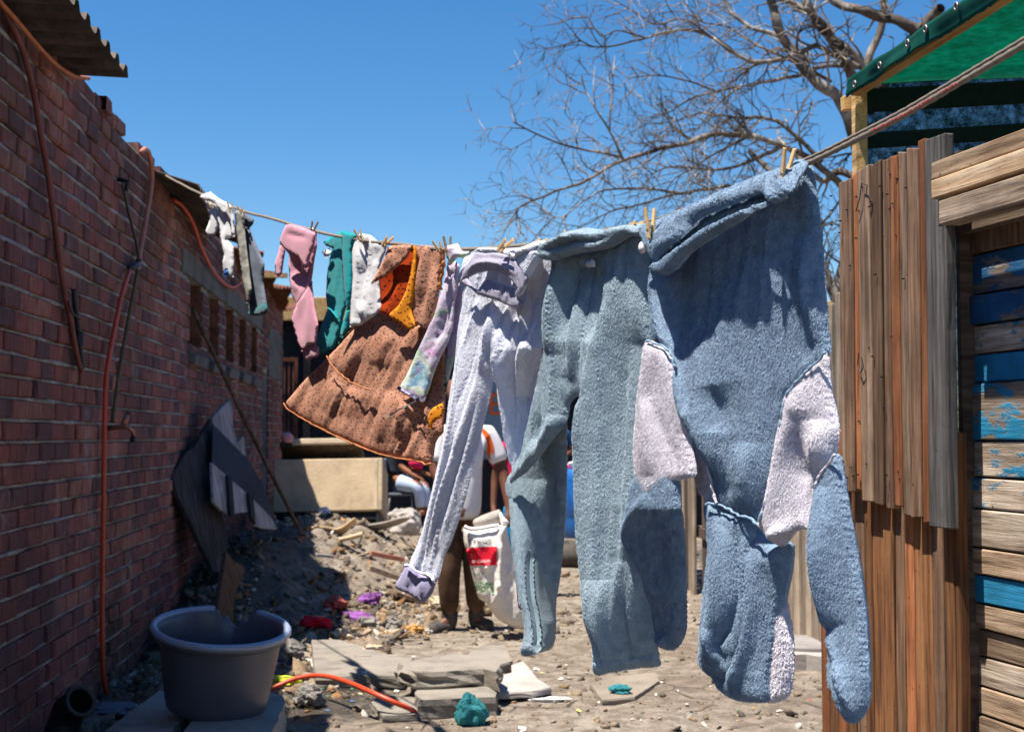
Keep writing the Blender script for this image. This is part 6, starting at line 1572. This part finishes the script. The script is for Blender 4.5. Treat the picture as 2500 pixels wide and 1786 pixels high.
# second person behind, in red and blue
p2 = thing('person', 'person in red top and blue trousers, standing mostly hidden behind the sack holder', 'person', (.95, 11.2, 0))
def w3(px, py, y): return np.array(at_y(P(f'g {px},{py}'), y)[0])
y2 = 11.2; B = lambda px, py, dy=0: w3(px, py, y2+dy)
foot = gp(P('g 1262,1470'))[0]
def stand(t, X0, Y0, H, top, leg, dark=M['skin'], arm=None, zg=0., face=-1):
    """a plain standing figure; returns nothing. H height, arm: pose of the forearms."""
    k = H/1.7; V = lambda x, y, z: np.array([X0+x*k, Y0+y*k, zg+z*k])
    j = {'pel': (V(0,0,.92), .10*k), 'ch': (V(0,0,1.25), (.13*k,.10*k)), 'nk': (V(0,0,1.44), .052*k), 'h0': (V(0,-.02,1.54), .082*k), 'h1': (V(0,-.01,1.63), .08*k), 'no': (V(0,-.115,1.56), .018*k)}
    e = [('pel','ch'),('ch','nk'),('nk','h0'),('h0','h1'),('h0','no')]
    for s in (-1, 1):
        j[f's{s}'] = (V(.17*s,0,1.38), .055*k); j[f'e{s}'] = (V(.24*s,.02,1.10), .04*k)
        hand = V(.14*s,-.24,1.08) if arm else V(.26*s,-.05,.84)
        j[f'w{s}'] = (hand, .028*k); j[f'hh{s}'] = (hand+np.array([-.01*s,-.06,.0 if arm else -.08])*k, .036*k)
        e += [('ch',f's{s}'),(f's{s}',f'e{s}'),(f'e{s}',f'w{s}'),(f'w{s}',f'hh{s}')]
        for i in range(4):
            c = j[f'hh{s}'][0]+np.array([(-.022+.015*i)*k, -.045*k if arm else -.005, 0 if arm else -.045*k]); j[f'q{s}{i}'] = (c, .010*k); e.append((f'hh{s}', f'q{s}{i}'))
        j[f'p{s}'] = (V(.09*s,0,.86), .085*k); j[f'k{s}'] = (V(.10*s,-.02,.48), .055*k); j[f'a{s}'] = (V(.10*s,.02,.09), .04*k); j[f't{s}'] = (V(.11*s,-.14,.04), .036*k)
        e += [('pel',f'p{s}'),(f'p{s}',f'k{s}'),(f'k{s}',f'a{s}'),(f'a{s}',f't{s}')]
    skinned('body', j, e, dark, t)
    skinned('shirt', {'a': (V(0,0,1.2), (.16*k,.125*k)), 'b': (V(0,0,.93), (.155*k,.125*k)), 'n': (V(0,0,1.40), (.10*k,.08*k)), 'l': (V(-.18,0,1.37), .07*k), 'l2': (V(-.235,.01,1.17), .06*k), 'r': (V(.18,0,1.37), .07*k), 'r2': (V(.235,.01,1.17), .06*k)}, [('a','b'),('a','n'),('n','l'),('l','l2'),('n','r'),('r','r2')], top, t)
    skinned('trousers', {'p': (V(0,0,.90), (.13*k,.11*k)), 'a': (V(-.09,0,.78), .095*k), 'b': (V(-.10,-.01,.45), .075*k), 'c': (V(-.10,.02,.10), .06*k), 'd': (V(.09,0,.78), .095*k), 'e': (V(.10,-.01,.45), .075*k), 'f': (V(.10,.02,.10), .06*k)}, [('p','a'),('a','b'),('b','c'),('p','d'),('d','e'),('e','f')], leg, t)
    skinned('hair', {'a': (V(0,.015,1.635), .092*k), 'b': (V(0,.03,1.66), .07*k)}, [('a','b')], M['hair'], t)
stand(p2, float(w3(1272,1300,y2)[0]), y2, 1.45, M['magenta'], simple('bright_blue_trousers', (.01,.19,.42), .85), zg=float(gh(.95,11.2)))
# seated person
y4 = 18.4; C4 = lambda px, py, dy=0.: np.array(at_y(P(f'f {px},{py}'), y4+dy)[0])
p4 = thing('person', 'person in dark top and pale blue trousers sitting on a chair by the shack', 'person', C4(1560, 690))
jj = {'pel': (C4(1530,560), .11), 'ch': (C4(1570,330), (.14,.12)), 'nk': (C4(1590,200), .055), 'h0': (C4(1600,140,-.03), .09), 'h1': (C4(1600,90), .088), 'no': (C4(1630,130,-.10), .02),
      'sa': (C4(1470,260), .06), 'ea': (C4(1640,430,-.12), .042), 'wa': (C4(1790,520,-.25), .032), 'ha': (C4(1835,550,-.27), .036), 'sb': (C4(1680,260), .06), 'eb': (C4(1760,430,-.1), .042), 'wb': (C4(1880,480,-.2), .032), 'hb': (C4(1920,500,-.22), .036),
      'ta': (C4(1620,590,-.12), .10), 'ka': (C4(1830,620,-.25), .075), 'aa': (C4(1840,900,-.2), .045), 'fa': (C4(1880,945,-.28), .04), 'tb': (C4(1620,590,.1), .10), 'kb': (C4(1900,620,.0), .075), 'ab': (C4(1910,900,.0), .045), 'fb': (C4(1960,940,-.06), .04)}
ee = [('pel','ch'),('ch','nk'),('nk','h0'),('h0','h1'),('h0','no'),('ch','sa'),('sa','ea'),('ea','wa'),('wa','ha'),('ch','sb'),('sb','eb'),('eb','wb'),('wb','hb'),('pel','ta'),('ta','ka'),('ka','aa'),('aa','fa'),('pel','tb'),('tb','kb'),('kb','ab'),('ab','fb')]
for i in range(4):
    for h in ('ha', 'hb'):
        jj[f'{h}{i}'] = (jj[h][0]+np.array([.045, -.024+.015*i, -.02]), .011); ee.append((h, f'{h}{i}'))
skinned('body', jj, ee, simple('brown_skin', (.24,.09,.045), .6, .15), p4)
skinned('shirt', {'a': (jj['ch'][0], (.17,.14)), 'b': (C4(1535,500), (.16,.14)), 'n': (C4(1585,235), .10), 'l': (jj['sa'][0], .075), 'l2': (C4(1560,350,-.06), .062), 'r': (jj['sb'][0], .075), 'r2': (C4(1720,350,-.05), .062)}, [('a','b'),('a','n'),('n','l'),('l','l2'),('n','r'),('r','r2')], M['darkshirt'], p4)
skinned('trousers', {'p': (C4(1530,570), (.135,.12)), 'a': (C4(1640,600,-.12), .118), 'b': (C4(1825,640,-.25), .09), 'c': (C4(1840,890,-.2), .062), 'd': (C4(1640,600,.1), .118), 'e': (C4(1895,640,0), .09), 'f': (C4(1910,890,0), .062)}, [('p','a'),('a','b'),('b','c'),('p','d'),('d','e'),('e','f')], M['wtrouser'], p4)
skinned('hair', {'a': (C4(1600,85,.0), .10), 'b': (C4(1595,60,.02), .075)}, [('a','b')], M['hair'], p4)
ck = thing('magenta_bundle', 'magenta cloth bundle held above the lap of the seated person', 'cloth', C4(1790, 380))
MB().tube([C4(1720,360,-.2), C4(1790,375,-.22), C4(1860,400,-.2)], [.05,.075,.05], 12).build('cloth', M['magenta'], ck, True)
ch_ = thing('plastic_chair', 'dark grey stacking chair with metal legs under the seated person', 'chair', C4(1600, 950))
s0, s1 = C4(1470,690,-.2), C4(1760,720,.25)
zs = s0[2]
MB().box(s0[0], s1[0], s0[1], s1[1], zs-.06, zs-.02).build('seat', M['chairgrey'], ch_, bevel=.02)
MB().box(s0[0]-.06, s0[0]-.01, s0[1], s1[1], zs+.0, zs+.42).build('backrest', M['chairgrey'], ch_, bevel=.02)
for x, y in ((s0[0]+.03, s0[1]+.03), (s1[0]-.03, s0[1]+.03), (s0[0]+.03, s1[1]-.03), (s1[0]-.03, s1[1]-.03)):
    d = -.05 if x < (s0[0]+s1[0])/2 else .03
    MB().tube([(x,y,zs-.05),(x+d*.4,y,zs-.2),(x+d,y,.0)], .014, 8).build('leg', M['steel'], ch_, True)
# person with pink cup, barrel and tyre in the gap between the trouser legs
y5 = 18.9
p5 = thing('person', 'person in dark blue clothes reaching out a pink bowl beside the blue barrel', 'person', (2.2, y5, 0))
hx = float(w3(1372,1120,y5)[0]); stand(p5, hx-.10, y5, 1.62, simple('navy_top', (.01,.05,.14), .9), M['darkshirt'], arm=True)
cp = w3(1396,1143,y5-.35)
bw = thing('pink_bowl', 'bright pink plastic bowl held out beside the blue barrel', 'bowl', cp)
MB().tube([cp+np.array([0,0,-.06]), cp, cp+np.array([0,0,.05])], [.06,.10,.115], 18).build('bowl', M['pinkcup'], bw, True)
bc = gp(P('g 1425,1312'))[0]; bh = .88
brl = thing('blue_barrel', 'blue plastic barrel standing at the back of the alley', 'barrel', bc)
prof = [(.24,0),(.27,.06),(.285,.2),(.275,.28),(.295,.32),(.285,.45),(.295,.58),(.275,.62),(.285,.72),(.26,.82),(.22,.86),(.0,.86)]
V = []; n = 32
for r, z in prof: V += [(bc[0]+max(r,.001)*math.cos(2*math.pi*k/n), bc[1]+max(r,.001)*math.sin(2*math.pi*k/n), bc[2]+z) for k in range(n)]
mesh_obj('drum', V, [(j*n+k, j*n+(k+1)%n, (j+1)*n+(k+1)%n, (j+1)*n+k) for j in range(len(prof)-1) for k in range(n)], M['barrel'], brl, True)
crumple('white_rag', 'white rag lying on top of the blue barrel', 'rag', 'g 1425,1312', .36, .14, M['whiteprint'], bh-.01, 91, None)
ty = gp(P('g 1395,1385'))[0]
tyr = thing('old_tyre', 'dusty tyre lying flat behind the fleece trousers', 'tyre', ty)
ring = [(ty[0]+.30*math.cos(a), ty[1]+.25+.30*math.sin(a), ty[2]+.11) for a in np.linspace(0, 2*math.pi, 33)]
MB().tube(ring, .115, 12, False).build('tyre', M['tyre'], tyr, True)
st_ = MB()
for y in (15.6, 17.2): st_.box(.9, 2.6, y, y+.28, .0, .06)
# ------------------------------------------------------------------ bare tree beyond the shed
TY = 15.0
tree = thing('bare_tree', 'big leafless tree with tangled pale branches rising behind the shed and fence', 'tree', at_y(P('g 2075,1400'), TY)[0]*np.array([1,1,0]))
TV, TF = [], []          # twigs
trunk = MB()
def px3(px, dep): 
    d = ray(px); t = (TY+np.asarray(dep))/d[:,1]; return CAM+d*t[:,None]
rt = random.Random(5)
limbs = [ # px outline, radius px at root and tip, depth offset root/tip, twig count
 ('g 2075,1420 2070,1000 2050,720 2085,560 2100,420 2072,300 2042,234 2000,205 1950,150 1900,60 1870,-60', 26, 12, 0, -.5, 14),
 ('g 2040,730 2000,640 1960,520 1900,440 1830,370', 15, 7, 0, .8, 10),
 ('g 2100,440 2050,420 2010,440 1950,385 1900,340', 13, 6, .2, 1.2, 10),
 ('g 2100,330 2085,197 2036,111 1985,40 1960,-40', 20, 10, .1, -.3, 12),
 ('g 2095,210 2120,140 2150,70 2160,-30', 14, 9, .2, .4, 8),
 ('g 2242,77 2196,52 2141,40 2079,18 2033,3 1990,-40', 17, 10, -.4, .2, 10),
 ('g 2120,270 2190,150 2240,77 2300,20', 17, 14, -.3, -.4, 6),
 ('t 1820,350 1720,300 1600,240 1540,270 1450,310 1300,330 1180,280 1060,200 940,160 850,160 700,200 560,240 430,250 345,210', 9, 1.6, -.2, -1.2, 46),
 ('t 1840,360 1650,350 1500,400 1350,430 1200,460 1080,480 960,520 830,590 740,620', 8, 1.6, .3, .9, 40),
 ('t 1750,980 1560,830 1450,780 1250,720 1100,710 900,760 750,800 580,850 420,940 250,1010 100,1070 30,1100 20,1180 60,1240', 11, 1.9, .5, -.6, 84),
 ('t 590,848 510,680 440,570 390,480 370,400', 4.6, 1.7, -.4, -.6, 12), ('t 515,690 520,560 535,430 490,270', 3, .9, -.5, -.8, 6), ('t 440,580 430,460 440,350', 2.4, .8, -.5, -.4, 5),
 ('t 580,828 430,800 250,760 130,710 8,645', 4.2, 1.9, -.4, -.9, 18), ('t 480,770 360,690 280,600', 2.4, .8, -.4, .1, 6),
 ('t 1900,420 1760,240 1700,200 1640,120 1570,60 1540,-60', 13, 7, .0, -.4, 20), ('t 1570,60 1480,20 1400,-10 1330,-60', 8, 4, -.3, -.8, 16),
 ('t 1560,980 1300,980 1100,990 900,1020 700,1070 500,1130 350,1210', 8, 1.4, .9, .6, 56), ('t 900,1020 700,1000 520,1000 380,1060 250,1150 130,1090', 5, .9, .7, 1.4, 36),
 ('t 1640,860 1400,640 1200,620 1000,600 850,640 700,660', 8, 1.4, .2, 1.0, 44), ('t 1560,330 1420,200 1240,130 1140,40 1100,-40', 9, 4, .1, .6, 34),
 ('t 1690,430 1500,330 1300,240 1150,150 1020,120 900,60 780,70', 6, 1.4, .5, .8, 36), ('t 1060,200 900,100 760,130 640,60 540,0', 4, 1.2, -.9, -1.5, 26), ('t 700,200 560,160 470,190 400,90', 3, .9, -1.1, -1.4, 14),
 ('t 1430,770 1240,860 1050,900 850,880 700,930', 7, 1.2, .6, .2, 40), ('t 1250,720 1000,860 850,960 800,1060', 5, 1.2, .4, .9, 34), ('t 1540,840 1440,960 1280,1010 1100,1090', 7, 1.5, .6, 1.2, 34),
 ('t 1080,480 900,420 760,400 620,420 580,460', 4, 1, .8, .4, 26), ('t 1200,460 1080,560 980,680 900,760', 4, 1, .6, .2, 24), ('t 1300,330 1180,420 1060,500', 4, 1.2, -.5, 0, 16),
 ('g 2050,720 2010,640 2000,560 2030,520 2060,470', 7, 3, .1, .4, 16), ('g 2050,640 2000,600 1975,540 2010,500', 4, 1.4, .3, .1, 14), ('g 2060,760 2020,690 2010,650', 8, 4, .0, .2, 8), ('g 2080,560 2030,545 1990,560', 4, 1.4, 0, -.4, 10)]
def twig(p, ang, L, r, dep, lvl):
    """grow a crooked twig in photo-pixel steps with a drifting depth."""
    n = max(3, int(L/16)); pts = [p]; dp = [dep]; a = ang; bend = rt.uniform(-.10, .10)
    dd = rt.uniform(-.012, .012)
    for i in range(n):
        a += bend+rt.gauss(0, .16)
        st = L/n
        pts.append((pts[-1][0]+math.cos(a)*st, pts[-1][1]-math.sin(a)*st)); dp.append(dp[-1]+dd*st+rt.gauss(0,.03))
    q = px3(np.array(pts), dp)
    rr = [r*(1-.75*i/n)*TY/F for i in range(n+1)]
    v, f = tube_geo(q, rr, 4 if lvl == 0 else 3, False); o = len(TV); TV.extend(v); TF.extend([tuple(i+o for i in g) for g in f])
    if lvl < 2:
        for _ in range(int(L/(30 if lvl == 0 else 32)+rt.random())):
            k = rt.randrange(1, n+1)
            aa = math.atan2(-(pts[k][1]-pts[k-1][1]), pts[k][0]-pts[k-1][0])+rt.choice((-1,1))*rt.uniform(.4, 1.15)
            twig(pts[k], aa, L*rt.uniform(.3, .62), max(1.0, r*.64), dp[k], lvl+1)
for line, r0, r1, d0, d1, nt in limbs:
    q = crom(P(line), 14); n = len(q)
    w = np.linspace(0, 1, n); dep = d0+(d1-d0)*w+.12*vn(np.arange(n)/4., np.full(n, d0*7), 3)
    jit = np.c_[vn(np.arange(n)/2.5, np.full(n, r0), 5), vn(np.arange(n)/2.5, np.full(n, r0+9), 6)]*min(3., r0*.35)
    rad = (r0+(r1-r0)*w**.8)*(1+.12*vn(np.arange(n)/2., np.full(n, r1), 8))*TY/F*.92
    trunk.tube(px3(q+jit, dep), rad, 8 if r0 > 6 else 5, False)
    for _ in range(int(nt*.5)):
        k = int(n*rt.uniform(.12, 1)); k = min(max(k, 1), n-1)
        a = math.atan2(-(q[k][1]-q[k-1][1]), q[k][0]-q[k-1][0])
        twig(tuple(q[k]), a+rt.choice((-1,1))*rt.uniform(.3, 1.2), rt.uniform(45, 150), max(1.7, min(4.2, (r0+(r1-r0)*w[k])*.40)), dep[k], 0)
tag(trunk.build('trunk', M['bark'], tree, True), kind=None)
tag(mesh_obj('crown', TV, TF, M['bark'], tree, True), kind='stuff')
